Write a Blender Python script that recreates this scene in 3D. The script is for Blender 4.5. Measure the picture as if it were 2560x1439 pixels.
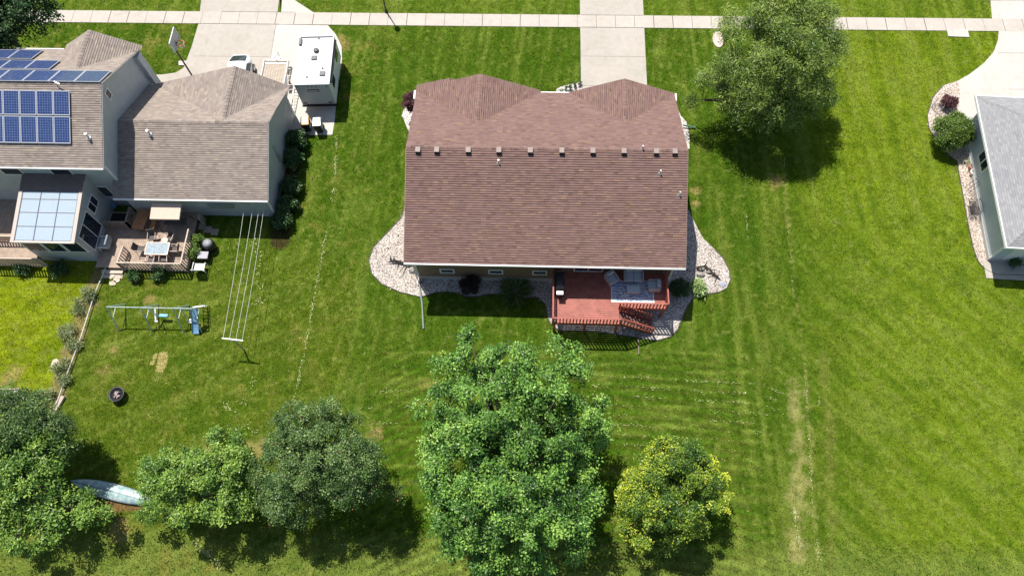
import bpy, math, random
import numpy as np
from mathutils import Vector, Matrix
random.seed(7); rng = np.random.default_rng(7)
R = math.radians
sc = bpy.context.scene
for o in list(bpy.data.objects): bpy.data.objects.remove(o)

# ---------------------------------------------------------------- camera, sky, sun, exposure
F, PITCH, ROLL, YAW, H = 1848.9, .4070, -.0487, .0748, 45.35
ROT = (Matrix.Rotation(YAW, 3, 'Z') @ Matrix.Rotation(PITCH, 3, 'X') @ Matrix.Rotation(ROLL, 3, 'Z'))
camd = bpy.data.cameras.new('camera'); cam = bpy.data.objects.new('camera', camd)
sc.collection.objects.link(cam); sc.camera = cam
camd.sensor_width = 36; camd.lens = F / 2560 * 36; camd.clip_end = 2000
cam.matrix_world = Matrix.Translation((0, 0, H)) @ ROT.to_4x4()
SUNV = Vector((-.2623, .4315, 1)).normalized()
w = bpy.data.worlds.new('World'); sc.world = w; w.use_nodes = True
nt = w.node_tree; sky = nt.nodes.new('ShaderNodeTexSky'); sky.sky_type = 'NISHITA'; sky.sun_disc = False
sky.sun_elevation = math.asin(SUNV.z); sky.sun_rotation = math.atan2(SUNV.x, SUNV.y)
bg = nt.nodes['Background']; nt.links.new(sky.outputs[0], bg.inputs[0]); bg.inputs[1].default_value = .095
sl = bpy.data.lights.new('sun', 'SUN'); sl.energy = 5.0; sl.angle = R(.5); sl.color = (1, .955, .88)
so = bpy.data.objects.new('sun', sl); sc.collection.objects.link(so)
so.rotation_euler = SUNV.to_track_quat('Z', 'Y').to_euler(); so.location = (0, 0, 60)
sc.view_settings.view_transform = 'Standard'; sc.view_settings.look = 'None'
sc.view_settings.exposure = .36; sc.view_settings.gamma = 1

# ---------------------------------------------------------------- survey: photo point at a known height -> place
def G(px, py, z=0.):
    d = ROT @ Vector(((px - 1280) / F, -(py - 719.5) / F, -1)); t = (z - H) / d.z
    return Vector((d.x * t, d.y * t, z))
def GP(pts, z=0.): return [tuple(G(x, y, z)) for x, y in pts]

# ---------------------------------------------------------------- object helpers
col = sc.collection
def tag(o, label=None, cat=None, group=None, kind=None):
    if label: o['label'] = label
    if cat: o['category'] = cat
    if group: o['group'] = group
    if kind: o['kind'] = kind
    return o
def thing(name, label, cat, loc=(0, 0, 0), rz=0, group=None):
    o = bpy.data.objects.new(name, None); col.objects.link(o); o.empty_display_size = .3
    o.location = loc; o.rotation_euler = (0, 0, rz)
    return tag(o, label, cat, group)
def root_loc(o):
    while o.parent: o = o.parent
    return Vector(o.location)
def kids(o): return [c for c in bpy.data.objects if c.parent == o]
def copy_tree(o, parent=None):
    c = o.copy(); col.objects.link(c); c.parent = parent
    for ch in kids(o): copy_tree(ch, c)
    return c
class MB:
    def __init__(s): s.v = []; s.f = []; s.uv = {}
    def add(s, vs, fs):
        n = len(s.v); s.v += [tuple(v) for v in vs]; s.f += [tuple(i + n for i in f) for f in fs]; return s
    def box(s, x0, y0, z0, x1, y1, z1):
        return s.add([(x0,y0,z0),(x1,y0,z0),(x1,y1,z0),(x0,y1,z0),(x0,y0,z1),(x1,y0,z1),(x1,y1,z1),(x0,y1,z1)],
                     [(0,3,2,1),(4,5,6,7),(0,1,5,4),(1,2,6,5),(2,3,7,6),(3,0,4,7)])
    def bar(s, a, b, w=.04, h=None, up=(0, 0, 1)):
        a, b = Vector(a), Vector(b); h = h or w; d = (b - a).normalized(); u = Vector(up)
        if abs(d.dot(u)) > .99: u = Vector((0, 1, 0))
        r = d.cross(u).normalized() * w / 2; t = r.cross(d).normalized() * h / 2
        return s.add([a-r-t, a+r-t, a+r+t, a-r+t, b-r-t, b+r-t, b+r+t, b-r+t],
                     [(0,1,2,3),(7,6,5,4),(0,4,5,1),(1,5,6,2),(2,6,7,3),(3,7,4,0)])
    def tube(s, pts, r=.03, n=8, cap=True):
        pts = [Vector(p) for p in pts]; rs = r if isinstance(r, (list, tuple)) else [r] * len(pts); n0 = len(s.v)
        for i, p in enumerate(pts):
            d = (pts[min(i+1, len(pts)-1)] - pts[max(i-1, 0)]).normalized()
            u = Vector((0, 0, 1)) if abs(d.z) < .95 else Vector((1, 0, 0))
            a = d.cross(u).normalized(); b = d.cross(a)
            for k in range(n):
                t = 2 * math.pi * k / n; s.v.append(tuple(p + (a * math.cos(t) + b * math.sin(t)) * rs[i]))
        for i in range(len(pts) - 1):
            for k in range(n):
                s.f.append((n0+i*n+k, n0+i*n+(k+1) % n, n0+(i+1)*n+(k+1) % n, n0+(i+1)*n+k))
        if cap: s.f.append(tuple(n0 + k for k in range(n))[::-1]); s.f.append(tuple(n0 + (len(pts)-1)*n + k for k in range(n)))
        return s
    def lathe(s, prof, c=(0, 0, 0), n=20, sx=1, sy=1):
        n0 = len(s.v)
        for r, z in prof:
            for k in range(n):
                t = 2 * math.pi * k / n; s.v.append((c[0] + r*math.cos(t)*sx, c[1] + r*math.sin(t)*sy, c[2] + z))
        for i in range(len(prof) - 1):
            for k in range(n): s.f.append((n0+i*n+k, n0+i*n+(k+1) % n, n0+(i+1)*n+(k+1) % n, n0+(i+1)*n+k))
        s.f.append(tuple(n0 + (len(prof)-1)*n + k for k in range(n)))
        return s
    def prism(s, poly, z0, z1):
        n = len(poly); return s.add([(p[0], p[1], z0) for p in poly] + [(p[0], p[1], z1) for p in poly],
            [tuple(range(n))[::-1], tuple(range(n, 2*n))] + [(i, (i+1) % n, n+(i+1) % n, n+i) for i in range(n)])
    def ell(s, c, r, n=12, m=8, seed=None, amp=0):
        rr = random.Random(seed); n0 = len(s.v)
        for i in range(m + 1):
            ph = math.pi * i / m
            for k in range(n):
                t = 2*math.pi*k/n; q = 1 + amp * (rr.random() - .5)
                s.v.append((c[0]+r[0]*q*math.sin(ph)*math.cos(t), c[1]+r[1]*q*math.sin(ph)*math.sin(t), c[2]+r[2]*q*math.cos(ph)))
        for i in range(m):
            for k in range(n): s.f.append((n0+i*n+k, n0+(i+1)*n+k, n0+(i+1)*n+(k+1) % n, n0+i*n+(k+1) % n))
        return s
    def build(s, name, mat, parent=None, world=False, smooth=False, bevel=0):
        me = bpy.data.meshes.new(name); vs = s.v
        if world and parent: o0 = root_loc(parent); vs = [(a-o0.x, b-o0.y, c-o0.z) for a, b, c in s.v]
        me.from_pydata(vs, [], s.f); me.materials.append(mat)
        if s.uv:
            ul = me.uv_layers.new(name='uv')
            for p in me.polygons:
                for li, vi in zip(p.loop_indices, p.vertices): ul.data[li].uv = s.uv.get(vi, (0, 0))
        if smooth:
            for p in me.polygons: p.use_smooth = True
        me.update(); o = bpy.data.objects.new(name, me); col.objects.link(o); o.parent = parent
        if bevel:
            b = o.modifiers.new('b', 'BEVEL'); b.width = bevel; b.segments = 2; b.limit_method = 'ANGLE'
        return o
def np_mesh(name, V, Fc, mat, parent=None, cols=None, tint=None):
    k = Fc.shape[1]; me = bpy.data.meshes.new(name)
    me.vertices.add(len(V)); me.vertices.foreach_set('co', V.astype(np.float32).ravel())
    me.loops.add(Fc.size); me.loops.foreach_set('vertex_index', Fc.astype(np.int32).ravel())
    me.polygons.add(len(Fc)); me.polygons.foreach_set('loop_start', np.arange(0, Fc.size, k, dtype=np.int32))
    me.polygons.foreach_set('loop_total', np.full(len(Fc), k, dtype=np.int32))
    if cols is not None:
        a = me.color_attributes.new('tone', 'FLOAT_COLOR', 'POINT')
        a.data.foreach_set('color', np.hstack([cols, np.ones((len(V), 1))]).astype(np.float32).ravel())
    if tint is not None:
        a = me.attributes.new('tint', 'FLOAT', 'POINT'); a.data.foreach_set('value', tint.astype(np.float32))
    me.materials.append(mat); me.update(calc_edges=True); o = bpy.data.objects.new(name, me); col.objects.link(o); o.parent = parent
    return o

# ---------------------------------------------------------------- materials
def nodes(name):
    m = bpy.data.materials.new(name); m.use_nodes = True; t = m.node_tree
    return m, t, t.nodes['Principled BSDF']
def N(t, kind, **kw):
    n = t.nodes.new(kind)
    for k, v in kw.items():
        if k in n.inputs: n.inputs[k].default_value = v
        else: setattr(n, k, v)
    return n
def L(t, a, b): t.links.new(a, b)
def mixc(t, fac, a, b, mode='MIX'):
    n = t.nodes.new('ShaderNodeMix'); n.data_type = 'RGBA'; n.blend_type = mode
    for sock, v in ((n.inputs[0], fac), (n.inputs[6], a), (n.inputs[7], b)):
        if hasattr(v, 'links'): t.links.new(v, sock)
        else: sock.default_value = v if not isinstance(v, tuple) else (*v, 1)
    return n.outputs[2]
def rampn(t, fac, stops):
    n = t.nodes.new('ShaderNodeValToRGB'); e = n.color_ramp.elements
    while len(e) < len(stops): e.new(.5)
    for x, (p, c) in zip(e, stops): x.position = p; x.color = (*c, 1) if len(c) == 3 else c
    t.links.new(fac, n.inputs[0]); return n.outputs[0]
_mc = {}
def mat(name, c, rough=.7, var=.12, scale=6., metal=0., bump=.0, bscale=60., spec=.5, c2=None):
    if name in _mc: return _mc[name]
    m, t, b = nodes(name); tc = N(t, 'ShaderNodeTexCoord')
    nz = N(t, 'ShaderNodeTexNoise', Scale=scale, Detail=6., Roughness=.65); L(t, tc.outputs['Object'], nz.inputs['Vector'])
    lo = tuple(x * (1 - var) for x in c); hi = tuple(min(1, x * (1 + var)) for x in (c2 or c))
    L(t, rampn(t, nz.outputs[0], [(.3, lo), (.7, hi)]), b.inputs['Base Color'])
    b.inputs['Roughness'].default_value = rough; b.inputs['Metallic'].default_value = metal
    b.inputs['Specular IOR Level'].default_value = spec
    if bump:
        n2 = N(t, 'ShaderNodeTexNoise', Scale=bscale, Detail=4.); L(t, tc.outputs['Object'], n2.inputs['Vector'])
        bp = N(t, 'ShaderNodeBump', Strength=bump, Distance=.02); L(t, n2.outputs[0], bp.inputs['Height']); L(t, bp.outputs[0], b.inputs['Normal'])
    _mc[name] = m; return m
def shingle_mat(name, cols, wid=.3, row=.145, blotch=.25, band=1., sheen=.0):
    m, t, b = nodes(name); uv = N(t, 'ShaderNodeUVMap'); uv.uv_map = 'uv'
    sp = N(t, 'ShaderNodeSeparateXYZ'); L(t, uv.outputs[0], sp.inputs[0])
    def M(op, a, bb=None):
        n = N(t, 'ShaderNodeMath', operation=op)
        for i, v in enumerate((a, bb)):
            if v is None: continue
            if hasattr(v, 'links'): L(t, v, n.inputs[i])
            else: n.inputs[i].default_value = v
        return n.outputs[0]
    r = M('FLOOR', M('DIVIDE', sp.outputs[1], row))
    wn0 = N(t, 'ShaderNodeTexWhiteNoise', noise_dimensions='1D'); L(t, r, wn0.inputs['W'])
    c = M('FLOOR', M('DIVIDE', M('ADD', sp.outputs[0], M('MULTIPLY', wn0.outputs[0], 3.)), wid))
    cb = N(t, 'ShaderNodeCombineXYZ'); L(t, c, cb.inputs[0]); L(t, r, cb.inputs[1])
    wn = N(t, 'ShaderNodeTexWhiteNoise', noise_dimensions='3D'); L(t, cb.outputs[0], wn.inputs['Vector'])
    base = rampn(t, wn.outputs[0], [(i / (len(cols) - 1), q) for i, q in enumerate(cols)])
    nz = N(t, 'ShaderNodeTexNoise', Scale=.7, Detail=5.); L(t, uv.outputs[0], nz.inputs['Vector'])
    base = mixc(t, 1., base, rampn(t, nz.outputs[0], [(.3, (1 - blotch,)*3), (.7, (1 + blotch*.5,)*3)]), 'MULTIPLY')
    n3 = N(t, 'ShaderNodeTexNoise', Scale=35., Detail=3.); L(t, uv.outputs[0], n3.inputs['Vector'])
    base = mixc(t, 1., base, rampn(t, n3.outputs[0], [(.3, (.72,)*3), (.7, (1.2,)*3)]), 'MULTIPLY')
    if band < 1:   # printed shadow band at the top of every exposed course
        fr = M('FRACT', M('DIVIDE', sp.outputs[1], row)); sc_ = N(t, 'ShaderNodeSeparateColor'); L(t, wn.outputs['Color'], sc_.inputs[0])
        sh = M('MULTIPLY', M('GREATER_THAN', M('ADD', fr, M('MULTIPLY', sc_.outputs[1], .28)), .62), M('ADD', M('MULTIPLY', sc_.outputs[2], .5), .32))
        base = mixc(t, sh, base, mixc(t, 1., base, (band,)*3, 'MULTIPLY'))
    L(t, base, b.inputs['Base Color']); b.inputs['Roughness'].default_value = .9; b.inputs['Specular IOR Level'].default_value = .25
    b.inputs['Sheen Weight'].default_value = sheen; b.inputs['Sheen Roughness'].default_value = .45; b.inputs['Sheen Tint'].default_value = (1, .85, .8, 1)
    bp = N(t, 'ShaderNodeBump', Strength=.35, Distance=.01); L(t, wn.outputs[0], bp.inputs['Height']); L(t, bp.outputs[0], b.inputs['Normal'])
    return m
def leaf_mat(name, stops, trans=.10, rough=.38):
    m, t, b = nodes(name); at = N(t, 'ShaderNodeAttribute'); at.attribute_name = 'tint'
    c = rampn(t, at.outputs['Fac'], stops); L(t, c, b.inputs['Base Color']); b.inputs['Roughness'].default_value = rough
    b.inputs['Specular IOR Level'].default_value = .3
    tr = N(t, 'ShaderNodeBsdfTranslucent'); L(t, mixc(t, 1., c, (1.2, 1.25, .6), 'MULTIPLY'), tr.inputs[0])
    mx = N(t, 'ShaderNodeMixShader', Fac=trans); L(t, b.outputs[0], mx.inputs[1]); L(t, tr.outputs[0], mx.inputs[2])
    L(t, mx.outputs[0], t.nodes['Material Output'].inputs[0]); return m
def lawn_mat(name, fine=True):
    m, t, b = nodes(name); at = N(t, 'ShaderNodeAttribute'); at.attribute_name = 'tone'; c = at.outputs['Color']
    if fine:
        tc = N(t, 'ShaderNodeTexCoord')
        for s_, lo, hi in ((1.1, .86, 1.14), (5., .8, 1.22), (17., .66, 1.4), (40., .68, 1.36)):
            nz = N(t, 'ShaderNodeTexNoise', Scale=s_, Detail=5., Roughness=.7); L(t, tc.outputs['Object'], nz.inputs['Vector'])
            c = mixc(t, 1., c, rampn(t, nz.outputs[0], [(.32, (lo, lo, lo*.95)), (.68, (hi, hi, hi))]), 'MULTIPLY')
        bp = N(t, 'ShaderNodeBump', Strength=.8, Distance=.08); L(t, nz.outputs[0], bp.inputs['Height']); L(t, bp.outputs[0], b.inputs['Normal'])
    L(t, c, b.inputs['Base Color']); b.inputs['Roughness'].default_value = .9; b.inputs['Specular IOR Level'].default_value = .0
    if not fine:
        tr = N(t, 'ShaderNodeBsdfTranslucent'); L(t, c, tr.inputs[0]); mx = N(t, 'ShaderNodeMixShader', Fac=.25)
        L(t, b.outputs[0], mx.inputs[1]); L(t, tr.outputs[0], mx.inputs[2]); L(t, mx.outputs[0], t.nodes['Material Output'].inputs[0])
    return m
def gravel_mat(name, cols, scale=9.):
    m, t, b = nodes(name); tc = N(t, 'ShaderNodeTexCoord')
    vo = N(t, 'ShaderNodeTexVoronoi', Scale=scale); L(t, tc.outputs['Object'], vo.inputs['Vector'])
    sp = N(t, 'ShaderNodeSeparateColor'); L(t, vo.outputs['Color'], sp.inputs[0])
    c = rampn(t, sp.outputs[0], [(i / (len(cols) - 1), q) for i, q in enumerate(cols)])
    c = mixc(t, 1., c, rampn(t, vo.outputs['Distance'], [(.35, (1, 1, 1)), (.75, (.35, .31, .29))]), 'MULTIPLY')
    nz = N(t, 'ShaderNodeTexNoise', Scale=1.2, Detail=5.); L(t, tc.outputs['Object'], nz.inputs['Vector'])
    c = mixc(t, 1., c, rampn(t, nz.outputs[0], [(.35, (.85, .82, .8)), (.65, (1.08, 1.06, 1.05))]), 'MULTIPLY')
    L(t, c, b.inputs['Base Color']); b.inputs['Roughness'].default_value = .9
    bp = N(t, 'ShaderNodeBump', Strength=.6, Distance=.03, invert=True); L(t, vo.outputs['Distance'], bp.inputs['Height']); L(t, bp.outputs[0], b.inputs['Normal'])
    return m
def conc_mat(name, c):
    m, t, b = nodes(name); tc = N(t, 'ShaderNodeTexCoord'); cc = None
    for s_, lo, hi in ((.35, .93, 1.05), (2.5, .94, 1.05), (30., .92, 1.06)):
        nz = N(t, 'ShaderNodeTexNoise', Scale=s_, Detail=6., Roughness=.6); L(t, tc.outputs['Object'], nz.inputs['Vector'])
        r = rampn(t, nz.outputs[0], [(.32, (lo, lo, lo*.985)), (.68, (hi, hi, hi))])
        cc = mixc(t, 1., cc if cc is not None else c, r, 'MULTIPLY')
    nz = N(t, 'ShaderNodeTexNoise', Scale=.9, Detail=8., Roughness=.75, Distortion=.6); L(t, tc.outputs['Object'], nz.inputs['Vector'])
    cc = mixc(t, 1., cc, rampn(t, nz.outputs[0], [(.52, (1, 1, 1)), (.75, (.86, .84, .81))]), 'MULTIPLY')
    L(t, cc, b.inputs['Base Color']); b.inputs['Roughness'].default_value = .85; return m
def siding_mat(name, c, axis='Z', pitch=.115):
    m, t, b = nodes(name); tc = N(t, 'ShaderNodeTexCoord')
    wv = N(t, 'ShaderNodeTexWave', Scale=1 / pitch / 3.1831, wave_profile='SAW', bands_direction=axis); wv.inputs['Distortion'].default_value = 0
    L(t, tc.outputs['Object'], wv.inputs['Vector'])
    nz = N(t, 'ShaderNodeTexNoise', Scale=1.5, Detail=5.); L(t, tc.outputs['Object'], nz.inputs['Vector'])
    cc = mixc(t, 1., c, rampn(t, nz.outputs[0], [(.3, (.9,)*3), (.7, (1.06,)*3)]), 'MULTIPLY')
    L(t, cc, b.inputs['Base Color']); b.inputs['Roughness'].default_value = .6
    bp = N(t, 'ShaderNodeBump', Strength=.5, Distance=.012); L(t, wv.outputs[0], bp.inputs['Height']); L(t, bp.outputs[0], b.inputs['Normal']); return m

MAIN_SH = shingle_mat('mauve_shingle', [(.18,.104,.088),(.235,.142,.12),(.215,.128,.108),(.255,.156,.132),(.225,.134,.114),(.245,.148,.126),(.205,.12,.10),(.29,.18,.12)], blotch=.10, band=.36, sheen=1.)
LEFT_SH = shingle_mat('tan_shingle', [(.25,.205,.175),(.32,.265,.23),(.28,.235,.20),(.36,.30,.255),(.30,.245,.22),(.39,.33,.255)], blotch=.10, band=.8)
RIGHT_SH = shingle_mat('grey_shingle', [(.25,.25,.26),(.29,.29,.30),(.27,.27,.28),(.31,.31,.31),(.33,.325,.325)], blotch=.06)
WHITE = mat('white_trim', (.78,.78,.76), .45, .05)
CONC = conc_mat('driveway_concrete', (.43,.39,.345)); CONC2 = conc_mat('pale_concrete', (.52,.485,.445)); WALK = conc_mat('walk_concrete', (.48,.43,.385))
JOINT = mat('joint_dirt', (.10,.085,.06), .95, .3)
BROWN_SD = siding_mat('brown_siding', (.25,.165,.11)); GREY_SD = siding_mat('grey_siding', (.45,.485,.49)); BLUE_SD = siding_mat('blue_grey_siding', (.50,.57,.61))
FOUND = mat('foundation', (.42,.40,.37), .9, .1, bump=.2)
GLASS = mat('window_glass', (.02,.03,.045), .05, .1, spec=.8)
BLACK = mat('black_plastic', (.02,.02,.022), .45, .2); DARKMET = mat('dark_metal', (.05,.05,.055), .4, .2, metal=.6)
GALV = mat('galvanised', (.42,.45,.46), .4, .15, metal=.5); ALUM = mat('aluminium', (.6,.6,.6), .35, .1, metal=.7)
DECKRED = mat('red_deck_stain', (.37,.115,.082), .6, .32, 2.2, bump=.2, bscale=40); RAILRED = mat('red_rail_stain', (.34,.085,.06), .6, .2, 5.)
DECKTAN = mat('weathered_deck', (.36,.27,.205), .75, .25, 3., bump=.2); RAILTAN = mat('rail_wood', (.50,.41,.33), .7, .2, 5.)
CEDAR = mat('cedar', (.36,.17,.07), .6, .35, 7.); GREYWOOD = mat('grey_wood', (.33,.28,.23), .8, .25, 5.)
WICKER = mat('grey_wicker', (.42,.40,.38), .7, .15, 30., bump=.4, bscale=120); CUSH = mat('pale_cushion', (.46,.50,.52), .9, .08)
MULCH = mat('dark_mulch', (.06,.04,.03), .95, .4, 20., bump=.8)
TRUNK = mat('bark', (.10,.075,.055), .9, .35, 8., bump=.8, bscale=25)
STONE = mat('grey_boulder', (.34,.31,.28), .85, .3, 5., bump=.5, bscale=14)

# ---------------------------------------------------------------- lawn tone as a function of place
def vnoise(x, y, s, seed):
    g = np.random.default_rng(seed).random((256, 256)); u = x / s + 1000.3; v = y / s + 1000.7
    i = np.floor(u).astype(int); j = np.floor(v).astype(int); a = u - i; b = v - j
    a = a*a*(3-2*a); b = b*b*(3-2*b); q = lambda p, r: g[p % 256, r % 256]
    return (q(i,j)*(1-a)+q(i+1,j)*a)*(1-b) + (q(i,j+1)*(1-a)+q(i+1,j+1)*a)*b
def fbm(x, y, s, seed): return (vnoise(x,y,s,seed) + .5*vnoise(x,y,s/2,seed+1) + .25*vnoise(x,y,s/4,seed+2)) / 1.75
def pdist(x, y, pl):
    d = np.full(x.shape, 1e9)
    for (x0, y0), (x1, y1) in zip(pl[:-1], pl[1:]):
        dx, dy = x1-x0, y1-y0; t = np.clip(((x-x0)*dx+(y-y0)*dy)/(dx*dx+dy*dy+1e-9), 0, 1)
        d = np.minimum(d, np.hypot(x-x0-t*dx, y-y0-t*dy))
    return d
def inside(x, y, poly):
    r = np.zeros(x.shape, bool); n = len(poly)
    for i in range(n):
        x0, y0 = poly[i][:2]; x1, y1 = poly[(i+1) % n][:2]
        if y0 == y1: continue
        c = ((y0 > y) != (y1 > y)) & (x < (x1-x0)*(y-y0)/(y1-y0)+x0); r ^= c
    return r
def sstep(a, b, x): t = np.clip((x-a)/(b-a), 0, 1); return t*t*(3-2*t)
def g2(pts): return [tuple(G(x, y))[:2] for x, y in pts]
FENCE = g2([(270,668),(240,740),(205,850),(175,930),(150,1000),(135,1030)])
DEAD = g2([(1985,950),(1995,1050),(2000,1180),(1996,1260),(2000,1400)]); TRACK = g2([(1958,400),(1972,560),(1992,760),(2012,900),(2030,1100),(2034,1290),(2044,1439)])
PATCH = [(g2([(x,y)])[0], r) for x, y, r in [(260,932,.5),(285,877,.32),(1743,483,.38),(1738,508,.25),(640,1130,.7),(310,1330,.8),(520,1125,.3),
         (930,1075,.5),(1070,960,.5),(1935,455,.5),(375,750,.3),(860,110,.7),(30,940,.6)]]
SLAB = [g2([(398,880),(422,880),(408,928),(388,928)]), g2([(386,883),(396,883),(384,912),(375,912)])]
def tone(x, y):
    C = lambda *c: np.array(c)[None, :]
    out = np.repeat(C(.090, .165, .020), x.size, 0)
    def mix(f, c): nonlocal out; f = np.clip(f, 0, 1)[:, None]; out = out*(1-f) + C(*c)*f
    n1 = fbm(x, y, 6, 1); n2 = .5 + .55*(fbm(x, y, 2.2, 5)-.5); n3 = fbm(x, y, .7, 9); n4 = vnoise(x, y, .22, 19); n5 = vnoise(x + .4*y, y - .3*x, .33, 23)
    mix(sstep(14, 24, x + 4*(n1-.5)) * .85, (.215, .305, .030))                       # brighter yellow-green right lawn
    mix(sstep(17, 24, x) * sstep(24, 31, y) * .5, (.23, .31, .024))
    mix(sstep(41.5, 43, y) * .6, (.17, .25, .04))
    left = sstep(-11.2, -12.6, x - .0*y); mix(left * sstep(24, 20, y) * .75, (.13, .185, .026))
    fx = np.interp(y, [FENCE[-1][1], FENCE[0][1]], [FENCE[-1][0], FENCE[0][0]])
    mix(sstep(.1, -.4, x - fx) * sstep(24, 23, y) * sstep(6, 9, y) * .85, (.34, .42, .018))
    mix(sstep(4.4 + 1.2*(n2-.5), 2.6, y) * .65, (.27, .34, .12))
    # mowing stripes
    yy = y + .02*(x-16)**2*np.sign(16-x)
    st = np.sin(2*math.pi*x/1.1 + 2.5*n1) * sstep(10, 11.5, x) * sstep(19, 16.5, x) * sstep(40, 36, y) + .9*np.sin(2*math.pi*(x+.1*y)/1.1+2*n1) * sstep(-13, -12, x)*sstep(-8, -9.5, x)*sstep(12, 15, y)
    arcs = np.sin(2*math.pi*(y + .018*(x-6)**2)/.62 + 1.5*n1) * sstep(15.5, 12, x) * sstep(-10.5, -9, x) * sstep(16.2, 14, y)
    # fine streaks left by the mower, running a different way in each part of the gardens
    def streak(a, s_, seed):
        u, v = x*math.cos(a) + y*math.sin(a), -x*math.sin(a) + y*math.cos(a); return vnoise(u, v/11, s_, seed) + .6*vnoise(u, v/14, s_*2.3, seed+1) - .8
    wr_ = sstep(15, 18, x)*sstep(27, 20, y); wu_ = sstep(10, 12, x)*(1-wr_); wb_ = sstep(-10.5, -9, x)*sstep(16.5, 14, y)*(1-sstep(13, 15, x)); wl_ = sstep(-12, -14, x)*sstep(24, 20, y)
    wm_ = np.clip(1 - wr_ - wu_ - wb_ - wl_, 0, 1)
    sk = wr_*streak(R(42), .30, 41) + wu_*streak(R(2), .32, 51) + wb_*streak(R(92), .22, 61)*1.2 + wl_*streak(R(118), .3, 71)*.7 + wm_*streak(R(-6), .3, 81)*.8
    mix(np.clip(sk*2., 0, 1) * .5, (.28, .35, .10)); mix(np.clip(-sk*2., 0, 1) * .4, (.05, .13, .014))
    out = out * (1.0 + .06*st + .25*arcs + .3*(n4-.5))[:, None]
    mix(sstep(.45, .8, -arcs) * .15, (.24, .25, .08)); mix(sstep(.5, .95, st)*.15, (.19, .24, .05))
    mix(sstep(.5, .78, n2) * .35, (.17, .205, .045)); mix(sstep(.5, .75, 1-n2)*.4, (.055, .135, .014))
    mix(sstep(.52, .8, n3) * (.12 + .3*left), (.20, .23, .06)); mix(sstep(.55, .8, 1-n3)*.3, (.06, .13, .016)); mix(sstep(.7, .95, n5) * .45, (.27, .32, .11)); mix(sstep(.7, .95, 1-n5) * .25, (.05, .115, .014))
    mix(sstep(.62, .8, n1*.5+n3*.5) * left * .6, (.30, .27, .10)); mix(sstep(.72, .95, n4)*(.12 + .25*left), (.36, .36, .14))
    d = pdist(x, y, DEAD); mix(sstep(.62, .05, d + 1.5*(n3-.5) + .5*(n4-.5)) * (.25 + .6*n4), (.50, .46, .27))
    dt = pdist(x, y, TRACK); mix(sstep(.22, .03, dt + .5*(n3-.5)) * .45 * sstep(.3, .6, n4*.5+n3*.5), (.36, .35, .15)); mix(sstep(.9, .5, np.abs(dt - .55)) * .0, (.1, .1, .1))
    d2 = pdist(x, y, g2([(2055,880),(2075,1100),(2080,1300),(2075,1439)])); mix(sstep(.4, .05, d2 + .8*(n3-.5)) * .35, (.28, .27, .11))
    for (cx, cy), r in PATCH:
        mix(sstep(r*1.3, r*.3, np.hypot(x-cx, y-cy) + r*2.6*(n3-.5) + .8*r*(n4-.5)) * .75, (.42, .34, .19))
    for pl in SLAB: mix(inside(x + .2*(n3-.5), y + .2*(n2-.5), pl) * .85, (.55, .46, .29))
    d = pdist(x + .45, y, FENCE); mix(sstep(.75, .3, d + .9*(n3-.5)) * .85, (.36, .29, .20))
    d = pdist(x, y, g2([(210,1235),(260,1262),(345,1262)])); mix(sstep(.45, .2, d+.2*(n3-.5)), (.27, .17, .11))
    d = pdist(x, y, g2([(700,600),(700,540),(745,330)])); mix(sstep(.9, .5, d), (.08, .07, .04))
    return np.clip(out * np.array([.68, .68, .44])[None, :], .003, 1)

# ---------------------------------------------------------------- ground sheets
def flat(name, pts, z, m, kind='structure', label=None, cat=None, th=.05, group=None):
    o = MB().prism(pts if G is None else pts, z - th, z).build(name, m); return tag(o, label, cat, group, kind)
xs = np.arange(-44, 40.01, .09); ys = np.arange(-.5, 46.01, .09)
ex = lambda a, b: np.concatenate([a, b])
xs = np.concatenate([[-900, -400, -150, -80], xs, [80, 150, 400, 900]]); ys = np.concatenate([[-900, -400, -100, -30], ys, [60, 120, 400, 900]])
XX, YY = np.meshgrid(xs, ys); nx, ny = len(xs), len(ys)
V = np.stack([XX.ravel(), YY.ravel(), np.zeros(XX.size)], 1)
V[:, 2] += .03*(vnoise(V[:,0], V[:,1], 1.5, 3)-.5) - .02
idx = np.arange(nx*ny).reshape(ny, nx); FQ = np.stack([idx[:-1,:-1], idx[:-1,1:], idx[1:,1:], idx[1:,:-1]], -1).reshape(-1, 4)
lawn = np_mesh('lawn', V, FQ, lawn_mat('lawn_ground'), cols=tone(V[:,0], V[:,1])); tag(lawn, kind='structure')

SWY0, SWY1 = 41.86, 43.10
WALKP = [(-90, SWY0), (90, SWY0), (90, SWY1), (-90, SWY1)]
DL = GP([(515,-112),(497,57),(480,115),(467,150),(459,170),(440,182),(405,187),(362,187),(362,260),(640,320),(760,330),(775,338),(831,337),(837,298),(841,250),(855,150),(854,117),(840,87),(820,64),(790,36),(735,0),(700,-112)])
DL1 = [p for p in GP([(515,-112),(497,57),(480,115),(467,150),(459,170),(440,182),(405,187),(362,187),(362,260),(640,320),(690,62),(712,-112)])]
DL2 = GP([(690,62),(640,320),(760,330),(775,338),(831,337),(837,298),(841,250),(855,150),(854,117),(840,87),(820,64)])
DL3 = GP([(712,-112),(703,34),(790,36),(735,0),(690,-112)])
DM = [(3.28, 30), (8.2, 30), (8.25, 49.15), (3.2, 49.15)]
DR = GP([(2466,-112),(2480,47),(2497,76),(2495,100),(2484,130),(2460,158),(2425,185),(2395,202),(2400,235),(2396,280),(2436,310),(2470,420),(2620,420),(2680,-112)])
structs = [('sidewalk', WALKP, .012, WALK), ('driveway', DL1, .006, CONC), ('driveway', DL2, .0, CONC2), ('driveway', DL3, .018, CONC2), ('driveway', DM, .006, CONC), ('driveway', DR, .006, CONC2)]
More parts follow.
